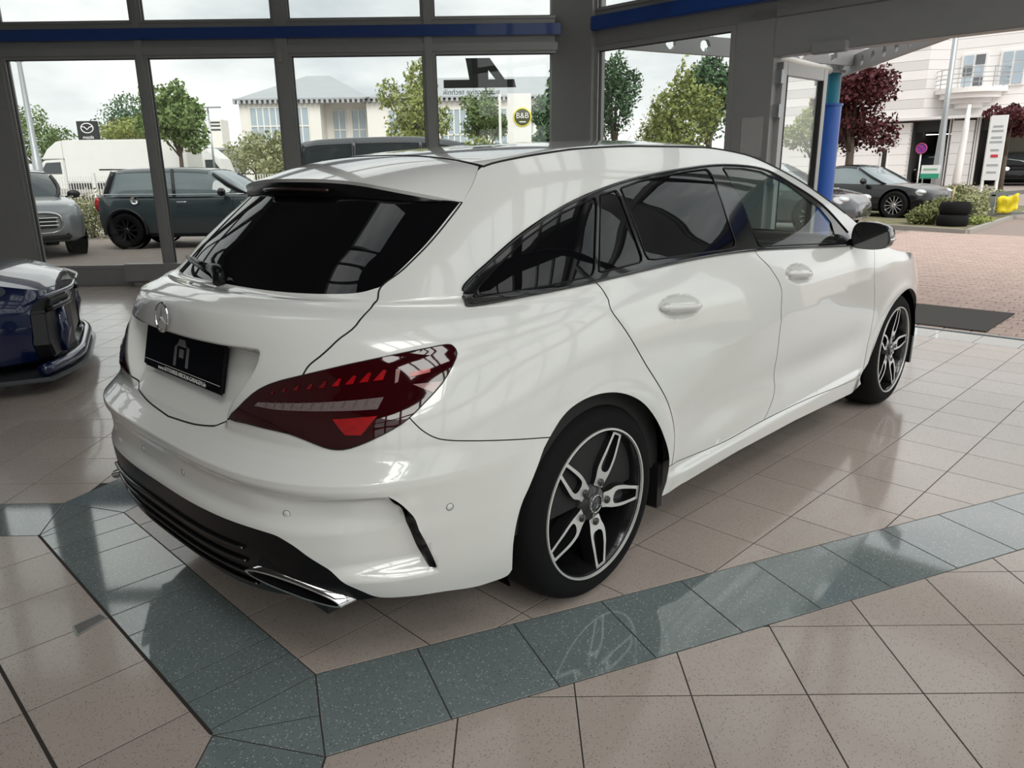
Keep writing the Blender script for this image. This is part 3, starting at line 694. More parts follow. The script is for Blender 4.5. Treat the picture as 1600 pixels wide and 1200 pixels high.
# drop grid points too near to outlines
cell={}
for p in cpts: cell.setdefault((int(p[0]/.02),int(p[1]/.02)),[]).append(p)
def near(p,r=.004):
    i,j=int(p[0]/.02),int(p[1]/.02)
    for a in(-1,0,1):
        for b in(-1,0,1):
            for q in cell.get((i+a,j+b),()):
                if (q[0]-p[0])**2+(q[1]-p[1])**2<r*r: return True
    return False
G=[p for p in G if not near(p)]
V2+= [tuple(p) for p in G]
res=delaunay_2d_cdt([Vector(v) for v in V2],E2,[],0,1e-7)
pv=np.array([tuple(v) for v in res[0]]);tri=np.array([f for f in res[2] if len(f)==3])
cen=pv[tri].mean(1)
regn=np.full(len(tri),'skip',dtype=object)
inside=in_poly(cen,dom)
regn[inside]='side_panel'
for nm,pl in(('front_fender',None),('sill',sill_poly),('rear_door',rdoor),('front_door',fdoor),('rear_bumper',bump_poly),('tailgate',tail_poly),('rear_window',win_poly),('diffuser',dif_poly),('vent',vent),('window_frame',dlo),('tail_light',light)):
    if pl is None:
        regn[inside&(cen[:,0]>np.interp(cen[:,1],gf[::-1,1],gf[::-1,0]))&(cen[:,1]<.93)]=nm
    else: regn[inside&in_poly(cen,pl)]=nm
for k,pl in glasses.items(): regn[inside&in_poly(cen,pl)]=k
gm_=np.zeros(len(tri),bool)
for g in gaps: gm_|=in_poly(cen,g)
regn[inside&gm_&(regn!='window_frame')&(regn!='tail_light')]='shut_line'
tt=tc_(pv[:,0]);P3=surf(tt,pv[:,1]);N3=normal(tt,pv[:,1])
ctr=pv[:,0]<1e-6;P3[ctr,1]=0;N3[ctr,1]=0;N3/=np.linalg.norm(N3,axis=1,keepdims=True)
if N3[np.argmin(abs(pv[:,0]-2.5)+abs(pv[:,1]-.6)),1]>0: N3=-N3
def part(name,m,regs,parent=None,both=True,off=0.0,side=0):
    """one panel: right half, mirrored left half or both in one mesh"""
    f=tri[np.isin(regn,regs)]
    if len(f)==0: print('EMPTY',name);return None
    ids=np.unique(f);mp_=-np.ones(len(pv),int);mp_[ids]=np.arange(len(ids));f=mp_[f];V=P3[ids]+N3[ids]*off;N=N3[ids]
    a,b,c=V[f[:,0]],V[f[:,1]],V[f[:,2]]
    fl=(np.cross(b-a,c-a)*N[f[:,0]]).sum(1)<0;f=np.where(fl[:,None],f[:,::-1],f)
    ML=np.array([1,-1,1])
    if both: VV=np.concatenate([V,V*ML]);NN=np.concatenate([N,N*ML]);FF=np.concatenate([f,f[:,::-1]+len(V)])
    elif side==0: VV,NN,FF=V,N,f
    else: VV,NN,FF=V*ML,N*ML,f[:,::-1]
    return mesh(name,VV,FF,m,parent or car,True,NN)
part('tailgate',PAINT,['tailgate']); part('rear_window',DARKGL,['rear_window']); part('rear_bumper',PAINT,['rear_bumper'])
part('diffuser',SATB,['diffuser']); part('shut_line',GAPM,['shut_line'],off=-.0015)
LENS=mat('dark_red_lens',(.030,.0010,.0025),.04,0,.25,25,coat=.3)
lights=[]
for sd in(0,1):
    for nm,m in(('side_panel',PAINT),('rear_door',PAINT),('front_door',PAINT),('sill',PAINT),('front_fender',PAINT)): part(nm,m,[nm],both=False,side=sd)
    part('window_frame',GLOSSB,['window_frame'],both=False,side=sd,off=.002)
    part('quarter_glass',DARKGL,['gl_quarter'],both=False,side=sd); part('door_glass',DARKGL,['gl_fixed'],both=False,side=sd)
    part('door_glass',DARKGL,['gl_rear'],both=False,side=sd); part('door_glass',TINT,['gl_front'],both=False,side=sd)
    part('air_outlet',MATS['black_plastic'],['vent'],both=False,side=sd,off=-.012)
    lights.append(part('tail_light',LENS,['tail_light'],both=False,side=sd,off=.0025))
# patches that sit on the surface
def patch(name,poly,m,parent,off,side=0,step=.02,thick=0):
    pl=samp(np.concatenate([np.array(poly),[poly[0]]]),step)[:-1]
    lo,hi=pl.min(0),pl.max(0);g=np.array([(a,b) for a in np.arange(lo[0]+step*.5,hi[0],step) for b in np.arange(lo[1]+step*.5,hi[1],step)]).reshape(-1,2)
    if len(g): g=g[in_poly(g,pl)]
    v=[Vector(p) for p in pl]+[Vector(p) for p in g];n=len(pl)
    r=delaunay_2d_cdt(v,[(i,(i+1)%n) for i in range(n)],[],1,1e-7)
    q=np.array([tuple(p) for p in r[0]]);t=tc_(np.clip(q[:,0],0,5.7));nr=normal(t,q[:,1])
    X=surf(t,q[:,1])+nr*off;ML=np.array([1,-1 if side else 1,1])
    F=[f for f in r[2]]
    X,nr=X*ML,nr*ML
    F=[f if Vector(np.cross(X[f[1]]-X[f[0]],X[f[2]]-X[f[0]])).dot(Vector(nr[f[0]]))>0 else f[::-1] for f in F]
    return mesh(name,X,F,m,parent,True,nr)
CLEARL=mat('clear_lamp_strip',(.17,.13,.13),.2,0,.4,220,coat=.5); REDL=mat('bright_red_reflector',(.34,.004,.007),.15,0,.4,60,coat=.6); REDM=mat('mid_red_reflector',(.13,.002,.004),.15,0,.4,60,coat=.6); PALEL=mat('pale_side_lens',(.36,.22,.21),.1,0,.2,20,coat=.4)
for sd in(0,1):
    L=lights[sd]
    st=U([(.302,.750),(.309,.760),(.5213,.7865),(.5135,.7611),(.4453,.7569),(.3444,.7494)])
    tag(patch('clear_strip',st,CLEARL,L,.0045,sd),'clear ribbed lamp strip')
    for i in range(11):
        f=i/11;u0=uc(.325+.185*f);v0=np.interp(.325+.185*f,[.309,.521],[.757,.781])
        patch('rib',[(u0,v0-.009),(u0+.003,v0-.009),(u0+.010,v0+.006),(u0+.007,v0+.006)],mat('rib_shade',(.10,.085,.085),.3),L,.0055,sd)
    tag(patch('reflector',U([(.447,.7395),(.5143,.7473),(.4908,.705),(.4667,.7047)]),REDL,L,.0045,sd),'bright red wedge reflector')
    for i in range(9):
        f=i/8;t0=.335+.175*f;v0=np.interp(t0,[.335,.36,.48,.52],[.787,.797,.8265,.834]);h=.006+.011*f;w=.0045+.0075*f
        patch('led_segment',[(uc(t0)-w,v0-h*.6),(uc(t0)+w,v0-h*.5),(uc(t0)+w*.9+h*.5,v0+h*.7),(uc(t0)+w*.2+h*.5,v0+h*.8)],REDL if i>4 else REDM,L,.0045,sd)
    patch('reflector',U([(.5573,.8362),(.5887,.8441),(.5893,.8342),(.5579,.8264)]),mat('orange_red_reflector',(.45,.02,.012),.2,coat=.5),L,.0045,sd)
    patch('reflector',U([(.536,.845),(.543,.848),(.541,.818),(.536,.815)]),PALEL,L,.0045,sd)
    patch('side_marker',U([(.5637,.8106),(.6087,.812),(.5955,.7887)]),PALEL,L,.0045,sd)
    # fine chrome/rubber edge round the lamp
    e=surf(tc_(light[:,0]),light[:,1],.002)*np.array([1,-1 if sd else 1,1])
    MB().tube(e[::2],.0016,5,True).build('edge_seal',GAPM,L,True)
# ---- roof, spoiler, windscreen, bonnet from the height field
def sheet(name,m,x0,x1,s0=-1,s1=1,nx=40,ny=40,off=0.0,xe=None,parent=None):
    V=[];N=[]
    ss=np.linspace(s0,s1,ny)
    for i in range(nx):
        for s in ss:
            a=x0(s) if callable(x0) else x0;b=x1(s) if callable(x1) else x1
            x=a+(b-a)*i/(nx-1);y=s*float(YS(np.array([x]))[0]);V.append((x,y))
    V=np.array(V);Z=roof(V[:,0],V[:,1]);e=2e-3
    def ev(p): return np.stack([p[:,0],p[:,1],roof(p[:,0],p[:,1])],1)
    sgn=np.where(abs(V[:,1])>.5,-np.sign(V[:,1]),1)
    yc=V.copy();yc[:,1]*=.985
    dx=ev(yc+[e,0])-ev(yc-[e,0]);dy=ev(yc+[0,e])-ev(yc-[0,e]);n=np.cross(dx,dy);n/=np.linalg.norm(n,axis=1,keepdims=True)
    # lean the normal towards the flank at the seams
    w=np.clip((abs(V[:,1])/(YS(V[:,0])+1e-9)-.88)/.12,0,1)[:,None]
    n=n+w*np.stack([0*V[:,0],np.sign(V[:,1])*.45,0*V[:,0]],1);n/=np.linalg.norm(n,axis=1,keepdims=True)
    X=np.stack([V[:,0],V[:,1],Z],1)+n*off
    F=[(i*ny+j,(i+1)*ny+j,(i+1)*ny+j+1,i*ny+j+1) for i in range(nx-1) for j in range(ny-1)]
    return mesh(name,X,F,m,parent or car,True,n)
LIP=_spl([-.62,-.565,-.45,-.3,-.15,0,.15,.3,.45,.565,.62],[-.20,-.252,-.36,-.41,-.432,-.44,-.432,-.41,-.36,-.252,-.20])
def lip_x(s):   # rear edge of the spoiler for a fraction s of the half width
    y=s*.565; return float(_ev(LIP,np.array([y]))[0])
def lipYS(s): return s*.56
sheet('roof_panel',PAINT,-.117,1.64,-1,1,70,45)
def roof_x(y): return roof
# spoiler: top skin from the tailgate joint to the lip, then the dark underside down to the glass
ny=61;nx=20;ss=np.linspace(-1,1,ny)
ed=tgg[i5:][::-1];ed3=surf(tc_(ed[:,0]),ed[:,1]);ed3[:,1]*=-1
al=np.concatenate([[0],np.cumsum(np.linalg.norm(np.diff(ed3,axis=0),axis=1))]);al/=al[-1]
def edge(f): return np.stack([np.interp(f,al,ed3[:,k]) for k in range(3)],-1)
def spf(f,s):
    """spoiler skin: f from the joint (0) to the lip (1), s across (-1..1)"""
    f=np.asarray(f,float);s=np.asarray(s,float);e0=edge(f);q=abs(s);x1=-.1225;xl=_ev(LIP,s*.565)
    x=x1+(xl-x1)*f;xe=x1+(float(_ev(LIP,np.array([.565]))[0])-x1)*f;x=x+(e0[...,0]-xe)*q**5
    y=s*e0[...,1]
    z0=roof(np.full_like(x,x1),s*edge(np.zeros_like(f))[...,1]);zl=1.291-.066*q**3.0;z=z0+(zl-z0)*f**1.3
    z0e=edge(np.zeros_like(f))[...,2];ze=z0e+(1.225-z0e)*f**1.3;z=z+(e0[...,2]-ze)*q**5
    return np.stack([x,y,z],-1)
ff,sg_=np.meshgrid(np.linspace(0,1,nx),ss,indexing='ij');ff=ff.ravel();sg_=sg_.ravel();X=spf(ff,sg_)
fc=np.clip(ff,.02,.98);sc_=np.clip(sg_,-.97,.97);e=4e-3
n=np.cross(spf(fc,sc_+e)-spf(fc,sc_-e),spf(fc+e,sc_)-spf(fc-e,sc_));n/=np.linalg.norm(n,axis=1,keepdims=True);n*=np.sign(n[:,2:3])
F=[(i*ny+j,i*ny+j+1,(i+1)*ny+j+1,(i+1)*ny+j) for i in range(nx-1) for j in range(ny-1)]
spo=mesh('spoiler',X,F,PAINT,car,True,n)
lipc=X[(nx-1)*ny:];und=[];
gv=[]
for s,p in zip(ss,lipc):
    gi=np.array([abs(s)]);
    # landing line on the glass
    tq=np.interp(abs(s),[0,.4,.7,.9,1],[0,.2,.35,.45,.5095]);vq=np.interp(abs(s),[0,.4,.7,.9,1],[1.245,1.24,1.232,1.224,1.2243])
    g=surf(np.array([tq]),np.array([vq]),.002)[0]*np.array([1,-1 if s>0 else 1,1]) if s<=0 else surf(np.array([tq]),np.array([vq]),.002)[0]*np.array([1,-1,1])
    gv.append(g)
gv=np.array(gv);rows=[lipc,lipc+[.004,0,-.010],lipc*.75+gv*.25+[0,0,-.012],lipc*.4+gv*.6+[0,0,-.008],gv]
U_=np.concatenate(rows);F=[(i*ny+j,i*ny+j+1,(i+1)*ny+j+1,(i+1)*ny+j) for i in range(1,4) for j in range(ny-1)]
mesh('spoiler_underside',U_,F,SATB,spo,True)
mesh('spoiler_lip',np.concatenate(rows[:2]),[(j,j+1,ny+j+1,ny+j) for j in range(ny-1)],PAINT,spo,True)
bx_=lipc*.62+gv*.38+[-.004,0,-.014]
m_=[i for i in range(ny) if -.10<=lipc[i][1]<=.34 or -.34<=lipc[i][1]<.10]
m_=[i for i in range(ny) if abs(lipc[i][1])<.20]
MB().tube([bx_[i] for i in m_],.012,6,flat=.5).build('brake_light',mat('dark_brake_light',(.02,.004,.004),.1,coat=.5),spo,True)
sheet('windscreen',TINT,1.66,2.47,-.93,.93,24,24,.001); sheet('bonnet',PAINT,2.47,3.55,-1,1,30,30)
for s in(-1,1): sheet('pillar',PAINT,1.64,2.48,.92 if s>0 else -1,1 if s>0 else -.92,30,6)
sheet('header_trim',GLOSSB,1.64,1.665,-.93,.93,3,24,.0015)
# roof seam and tailgate joint
q=np.linspace(-.125,2.0,60);ysq=YS(q);zsq=_pe(ZS,q)
for s in(-1,1): MB().tube([(a,s*b,c+.001) for a,b,c in zip(q,ysq,zsq)],.0035,6).build('roof_seam',GAPM,car,True)
sg=np.linspace(-1,1,41); MB().tube([(-.1195,.517*s,float(roof(np.array([-.1195]),np.array([.515*s]))[0])+.0005) for s in sg],.0022,6).build('roof_seam',GAPM,car,True)
# window trim strip along the belt line and the roof arc
for sd in(0,1):
    ml=np.array([1,-1 if sd else 1,1])
    a=surf(tc_(dbot[:,0]),dbot[:,1],.003)*ml; MB().tube(a,.0055,6,flat=.6).build('window_trim',GLOSSB,car,True)
    d2=sm(cv('dlo_top')); a=surf(tc_(d2[:,0]),d2[:,1],.003)*ml; MB().tube(a,.006,6,flat=.6).build('window_trim',GLOSSB,car,True)
    for k in('gl_quarter','gl_fixed','gl_rear','gl_front'):
        g=glasses[k];a=surf(tc_(g[:,0]),g[:,1],.0035)*ml; MB().tube(a[::1],.0026,5,True).build('window_seal',SATB,car,True)
# ---- parking sensors, door handles, mirrors
for sd in(0,1):
    for (t,v) in [p[0] for p in CV['sens']]:
        X=surf(np.array([t]),np.array([v]))[0];n=normal(np.array([t]),np.array([v]))[0];ml=np.array([1,-1 if sd else 1,1]);X=X*ml;n=Vector(n*ml)
        mw=n.to_track_quat('Z','Y').to_matrix().to_4x4();mw.translation=Vector(X)
        ob=MB().lathe([(0,.0014),(.0075,.0012),(.0086,.0002)],20,cap=False).build('parking_sensor',PAINT,car,True);ob.matrix_local=mw
        rg=MB().lathe([(.0088,.0004),(.0100,.0008),(.0100,-.001)],20,cap=False).build('ring',GAPM,ob,True)
def handle(x0,x1,z0,z1,name='door_handle'):
    for sd in(0,1):
        ml=np.array([1,-1 if sd else 1,1])
        xs_=np.linspace(x0,x1,15);zs_=np.linspace(z0,z1,15)
        t=t_of_x(xs_,zs_);B=surf(t,zs_);nn=normal(t,zs_)
        k=np.linspace(-1,1,15);o=.006+.026*(1-k**4)
        pts=(B+nn*o[:,None])*ml
        h=MB().tube(pts,[.007+.0085*(1-abs(q)**5) for q in k],10).build(name,PAINT,car,True)
        c=pts[3];MB().tube([pts[1]*.9+pts[0]*.1,pts[4]],.0145,10).build('key_cap',PAINT,h,True)
        xm=(x0+x1)/2;zm=(z0+z1)/2
        th=np.linspace(0,2*np.pi,28,endpoint=False);ex=xm+ .12*np.cos(th);ez=zm+.036*np.sin(th)-.06*(ex-xm)*0
        tt_=t_of_x(ex,ez);B=surf(tt_,ez,.0006)*ml
handle(.30,.53,.885,.862); handle(1.215,1.43,.898,.872)
def mirror(s):
    # housing shell: rounded block, open side faces backwards
    mb=MB();pr=[]
    sec=[(1.905,1.0),(1.93,1.04),(1.98,1.0),(2.04,.82),(2.08,.45)]
    pl=catmull([(-.86,1.045),(-.90,1.062),(-.96,1.055),(-1.0,1.035),(-1.012,.99),(-1.004,.955),(-.96,.942),(-.90,.942),(-.865,.95),(-.85,.99)],4,True)
    c=pl.mean(0);n=len(pl);V=[];F=[]
    for x,f in sec: V+=[(x,s*-(c[0]+(y-c[0])*f) if False else -s*(-(c[0]+(y-c[0])*f)),c[1]+(z-c[1])*f) for y,z in pl]
    V=[(v[0],(c[0]+(v[1]*s-c[0]))*s if False else v[1],v[2]) for v in V]
    for i in range(len(sec)-1): F+=[(i*n+k,i*n+(k+1)%n,(i+1)*n+(k+1)%n,(i+1)*n+k) for k in range(n)]
    F.append(tuple((len(sec)-1)*n+k for k in range(n)))
    mb.add([(x,abs(y)*-1*s,z) for x,y,z in V],F)
    o=mb.build('wing_mirror',GLOSSB,car,True)
    g=MB();m=[(c[0]+(y-c[0])*.97,c[1]+(z-c[1])*.97) for y,z in pl]
    g.add([(1.909,abs(y)*-1*s,z) for y,z in m],[tuple(range(n))]);g.build('mirror_glass',mat('mirror_surface',(.02,.02,.022),.03,0,.0,spec=.8,ior=1.9),o)
    MB().bar((1.96,-.80*s,.965),(1.97,-.90*s,.962),.07,.035).build('mirror_arm',GLOSSB,o,bevel=.008)
    e=MB().tube([(1.93+.06*q,-1.013*s,.985+.0*q) for q in np.linspace(0,1,5)],.006,6,flat=1);e.build('indicator',MATS['chrome'],o,True)
mirror(1);mirror(-1)
# ---- badge, number plate, wiper
CHD=mat('badge_chrome',(.45,.45,.45),.12,1.0,.02)
def star(R,parent,m,name='badge',th=.12):
    mb=MB();mb.tube([(R*math.cos(t),R*math.sin(t),0) for t in np.linspace(0,2*math.pi,37)[:-1]],R*.075,8,True)
    for k in range(3):
        a=math.pi/2+k*2*math.pi/3;d=Vector((math.cos(a),math.sin(a),0));pp=Vector((-d.y,d.x,0))
        b0=Vector((0,0,0))
        V=[d*R*.97,pp*R*th-d*R*.02,-pp*R*th-d*R*.02,Vector((0,0,R*.16)),d*R*.97+Vector((0,0,-.001)),]
        mb.add(V,[(0,1,3),(0,3,2),(0,2,1)])
    return mb.build(name,m,parent)
sx=float(base(np.array([0.0]),np.array([.893]))[0][0])
b=star(.041,car,CHD);b.matrix_local=frame((-.885,0,.925),(0,-1,0),(.12,0,1))
PLB=mat('black_plate',(.005,.005,.005),.2,0,.2,8,spec=.25)
plate=MB().box((-.2625,-.0675,0),(.2625,.0675,.012)).build('number_plate_holder',PLB,car,bevel=.006,seg=3)
plate.matrix_local=frame((-.8335,0,.8035),(0,-1,0),(.24,0,1))
LET=mat('white_print',(.75,.75,.74),.5)
text_mesh('plate_lettering','www.AUTOHAUS-NIKOLAI-GARAGEN.de',.0175,LET,plate,.0004,mw=Matrix.Translation((0.01,-.056,.0126)))
rl=MB();rl.box((-.25,-.0445,.012),(.25,-.0432,.0128));rl.build('plate_rule',LET,plate)
for q in ([(-.045,-.034),(-.030,-.034),(-.030,.030),(-.045,.020)],[(.035,-.030),(.050,-.030),(.050,.026),(.035,.030)],[(-.03,.026),(.03,.026),(.018,.046),(-.018,.046)],[(-.012,-.006),(.016,-.006),(.016,.018),(-.012,.018)]):
    MB().prism(q,.001,lambda u,v,w:(u,v,.0136+w)).build('plate_clip',mat('grey_clip',(.16,.16,.165),.4),plate)
MB().box((-.247,-.040,.012),(.247,.060,.0135)).build('plate_face',mat('plate_face_black',(.006,.006,.006),.15,0,.3,14,spec=.15),plate,bevel=.003)
# wiper on the glass
Wc=surf(np.array([.02,.06,.10,.16]),np.array([1.012,1.022,1.03,1.035]),.02)
p0_=Vector((-.715,.02,1.025));
wp=MB().tube([(-.722,-.035,1.006),(-.712,-.02,1.024),(-.703,.02,1.036),(-.698,.075,1.040)],[.020,.022,.020,.012],10).build('wiper',SATB,car,True)
MB().tube([(-.698,.075,1.040),(-.672,.20,1.044),(-.640,.32,1.046)],[.012,.009,.007],8,flat=.6).build('wiper_arm',SATB,wp,True)
MB().tube([(-.700,.02,1.020),(-.676,.18,1.032),(-.640,.34,1.038),(-.612,.42,1.040)],.007,6).build('wiper_blade',SATB,wp,True)
# exhaust finisher and diffuser fins
for s in(-1,1):
    ring=[];inn=[]
    for a in np.linspace(0,2*np.pi,32)[:-1]:
        yy=.556+.105*np.cos(a)*(1 if True else 1);zz=np.sin(a)*.021
        ring.append((yy,zz))
    def pos(y,z,dx): return (-.946+.69*(y-.452)+dx,s*(y+.012),.336-.39*(y-.452)+z)
    A_=[pos(y,z,0) for y,z in ring];B_=[pos(.556+(y-.556)*.93,z*.72,-.001) for y,z in ring];C_=[pos(.556+(y-.556)*.90,z*.66,.035) for y,z in ring];D_=[pos(y,z,.06) for y,z in ring]
    n=len(ring);F=[(k*n+i,k*n+(i+1)%n,(k+1)*n+(i+1)%n,(k+1)*n+i) for k in range(2) for i in range(n)]
    ex=MB().add(D_+A_+B_,F).build('exhaust_tip',MATS['chrome'],car,True)
    MB().add(B_+C_,[(i,(i+1)%n,(i+1)%n+n,i+n) for i in range(n)]+[tuple(range(n,2*n))]).build('exhaust_bore',SATB,ex,True)
for vq in(.265,.305,.345,.385):
    tq=np.linspace(0,.30,30);a=surf(tq,np.full(30,vq),.004);a[0,1]=0
    pts=[(x,-y,z) for x,y,z in a[::-1]]+[tuple(p) for p in a[1:]]
    MB().tube(pts,.0065,6,flat=.7).build('diffuser_fin',GLOSSB,car,True)
# ---- underbody, wheel houses, cabin
und=MB();und.box((-.80,-.60,.20),(3.35,.60,.32));und.box((.42,-.80,.19),(2.26,.80,.30));und.build('underbody',MATS['black_plastic'],car)
M_liner=mat('wheel_house_felt',(.004,.004,.004),.95,spec=.0)
for cx,rx,rz in((0,.385,.37),(2.70,.40,.345)):
    for s in(-1,1):
        V=[];F=[];th=np.linspace(-.35,np.pi+.35,25)
        for yy in(.60,.845):
            for t in th: V.append((cx+rx*1.02*math.cos(t),s*yy,.318+rz*1.02*math.sin(t)))
        n=len(th);F=[(i,i+1,n+i+1,n+i) for i in range(n-1)]
        V+=[(cx,s*.60,.318)];F+=[(i,i+1,2*n) for i in range(n-1)]
        mesh('wheel_house',V,F,M_liner,car)
        mf=MB();mf.box((cx-rx-.012,s*.845-.03,.14) if False else (cx+rx-.02,min(s*.62,s*.845),.17),(cx+rx+.01,max(s*.62,s*.845),.33));mf.build('splash_guard',MATS['black_plastic'],car)
INT=mat('dark_cabin_trim',(.018,.018,.019),.75); SEAT=mat('dark_seat_fabric',(.022,.022,.024),.85,bump=.1)
for s in(-1,1):
    V=[];F=[];xq=np.linspace(-.35,2.38,30);zq=[.32,.55,.80,.93]
    for z in zq:
        for x in xq: V.append((x,s*(float(skirt_y(np.array([x]),np.array([z]))[0])-.05),z))
    n=30;F=[(k*n+i,k*n+i+1,(k+1)*n+i+1,(k+1)*n+i) for k in range(3) for i in range(n-1)]
    mesh('door_card',V,F,INT,car,True)
sheet('headliner',INT,-.05,1.64,-.95,.95,20,12,-.02)
cb=MB();cb.box((-.5,-.78,.30),(2.4,.78,.36));cb.build('cabin_floor',INT,car)
ds=MB();ds.prism([(2.05,.60),(2.02,.84),(2.10,.93),(2.45,.90),(2.46,.60)],1.5,lambda u,v,w:(u,w-.75,v));ds.build('dashboard',INT,car,bevel=.02)
bs=MB();bs.box((-.50,-.72,.36),(.0,.72,.93));bs.build('load_floor',INT,car)
def seat(x,y):
    b=MB();b.box((x-.02,y-.25,.36),(x+.50,y+.25,.56));o=b.build('seat',SEAT,car,bevel=.05,seg=3)
    k=MB();k.prism([(x-.05,.50),(x+.12,.50),(x-.10,1.04),(x-.22,1.03)],.48,lambda u,v,w:(u,y-.24+w,v));k.build('backrest',SEAT,o,bevel=.04,seg=3)
    h=MB();h.prism([(x-.24,1.06),(x-.13,1.06),(x-.16,1.22),(x-.26,1.22)],.26,lambda u,v,w:(u,y-.13+w,v));h.build('headrest',SEAT,o,bevel=.03,seg=3)
for x,y in((1.22,-.36),(1.22,.36),(.34,-.38),(.34,.38)): seat(x,y)
sw=MB().tube([(1.86+.07*math.sin(t)*-1,.37+.185*math.cos(t),.86+.175*math.sin(t)) for t in np.linspace(0,2*math.pi,33)[:-1]],.015,8,True).build('steering_wheel',INT,car,True)
# ---- wheels
def make_wheel(parent,x,y,side,phase):
    """axis along local -y (outer face), built at the origin then placed"""
    w=empty('wheel',(0,0,0));w.parent=parent
    ty=MB().lathe([(.228,-.008),(.239,-.004),(.262,.000),(.286,-.006),(.302,-.020),(.3125,-.042),(.3185,-.075),(.3185,-.155),(.3165,-.19),(.305,-.215),(.27,-.225),(.228,-.22)],96,'y',cap=False)
    ty.V=[(a,-b,c) for a,b,c in ty.V];ty.build('tyre',M_rubber,w,auto=math.radians(40))
    lp=MB().lathe([(.2405,-.004),(.2395,.0005),(.2345,.001),(.2330,-.004),(.2320,-.012)],96,'y',cap=False);lp.V=[(a,-b,c) for a,b,c in lp.V];lp.build('rim_lip',SILV,w,auto=math.radians(40))
    br=MB().lathe([(.2322,-.012),(.222,-.03),(.216,-.08),(.212,-.20),(.20,-.205)],72,'y',cap=False);br.V=[(a,-b,c) for a,b,c in br.V];br.build('rim_barrel',RIMB,w,auto=math.radians(40))
    bk=MB().lathe([(.0,-.15),(.215,-.15)],48,'y',cap=False);bk.V=[(a,-b,c) for a,b,c in bk.V];bk.build('wheel_back',M_liner,w)
    dk=MB().lathe([(.05,-.085),(.148,-.085),(.148,-.11),(.05,-.11)],48,'y',cap=False);dk.V=[(a,-b,c) for a,b,c in dk.V];dk.build('brake_disc',mat('brake_disc_steel',(.12,.115,.11),.35,.9,.2,30),w,auto=math.radians(40))
    cl=MB();cl.box((-.165,.06,.03),(-.09,.125,.13)) ;cl.build('brake_caliper',mat('caliper_grey',(.16,.16,.16),.45,.4),w,bevel=.012)
    hub=MB().lathe([(0,-.018),(.030,-.017),(.034,-.020),(.050,-.022),(.062,-.030),(.066,-.06),(.06,-.085)],48,'y',cap=False);hub.V=[(a,-b,c) for a,b,c in hub.V];hub.build('hub',RIMB,w,auto=math.radians(50))
    cp=MB().lathe([(0,-.010),(.0285,-.011),(.0315,-.014),(.0320,-.020)],40,'y',cap=False);cp.V=[(a,-b,c) for a,b,c in cp.V];cap_=cp.build('hub_cap',mat('hub_cap_grey',(.10,.10,.105),.3,.7),w,auto=math.radians(50))
    st=star(.0275,w,MATS['chrome'],'hub_badge',.10);st.matrix_local=frame((0,.0095,0),(-1,0,0),(.35,0,1))
    for k in range(5):
        a=phase+k*2*math.pi/5;ca,sa=math.cos(a),math.sin(a)
        # outline of the twin spoke in (radius, sideways) with its slot
        o1=catmull([(.052,.024),(.078,.029),(.105,.0385),(.140,.038),(.185,.030),(.2315,.0225)],4);o2=catmull([(.052,-.024),(.075,-.026),(.100,-.030),(.140,-.031),(.185,-.027),(.2315,-.0225)],4)
        i1=catmull([(.100,.009),(.109,.0225),(.131,.0262),(.185,.0196),(.221,.0128)],4);i2=catmull([(.100,-.008),(.109,-.0180),(.131,-.0202),(.185,-.0172),(.221,-.0128)],4)
        def dep(r): return .012+.010*max(0,(.16-r)/.1)**1.3
        def put(r,s,d): return (r*ca-s*sa,d,r*sa+s*ca)
        tip=np.array([(.2315,0)])
        outer=list(o1)+list(o2[::-1]);inner=list(i1)+list(i2[::-1])
        vv=[Vector(p) for p in outer]+[Vector(p) for p in inner];n1=len(outer);n2=len(inner)
        r_=delaunay_2d_cdt(vv,[(i,(i+1)%n1) for i in range(n1)]+[(n1+i,n1+(i+1)%n2) for i in range(n2)],[],1,1e-7)
        q=np.array([tuple(p) for p in r_[0]]);ipoly=np.array(inner);fs=[f for f in r_[2] if not in_poly(q[list(f)].mean(0)[None],ipoly)[0]]
        Vf=[put(r,s,dep(r)) for r,s in q]
        mesh('spoke_face',Vf,fs,SILV,w)
        bd=MB()
        for loop,dp in((outer,.045),(inner,.040)):
            n=len(loop);top=[put(r,s,dep(r)+.0003) for r,s in loop];bot=[put(r,s*1.12 if loop is outer else s*.85,dep(r)+dp) for r,s in loop]
            bd.add(top+bot,[(i,(i+1)%n,(i+1)%n+n,i+n) for i in range(n)])
        ib=[put(r,s*.85,dep(r)+.030) for r,s in inner];bd.add(ib,[tuple(range(len(ib)))])
        bd.build('spoke',RIMB,w,fix=True)
        a2=a+math.pi/5*0;bo=MB().lathe([(0,0.004),(.011,.004),(.0125,0)],16,'y',(0,0,0),cap=False)
        bo.V=[(x_+.066*math.cos(a),.016-y_*1.0,z_+.066*math.sin(a)) for x_,y_,z_ in bo.V];bo.build('wheel_bolt',RIMB,w,True)
    # local +y points inwards: mirror by rotating for the other side
    w.location=(x,y,.3185)
    w.rotation_euler=(0,0,0 if side<0 else math.pi)
    return w
make_wheel(car,0,-.869,-1,math.radians(62.5));make_wheel(car,2.70,-.864,-1,math.radians(7.4))
make_wheel(car,0,.869,1,math.radians(20));make_wheel(car,2.70,.864,1,math.radians(50))
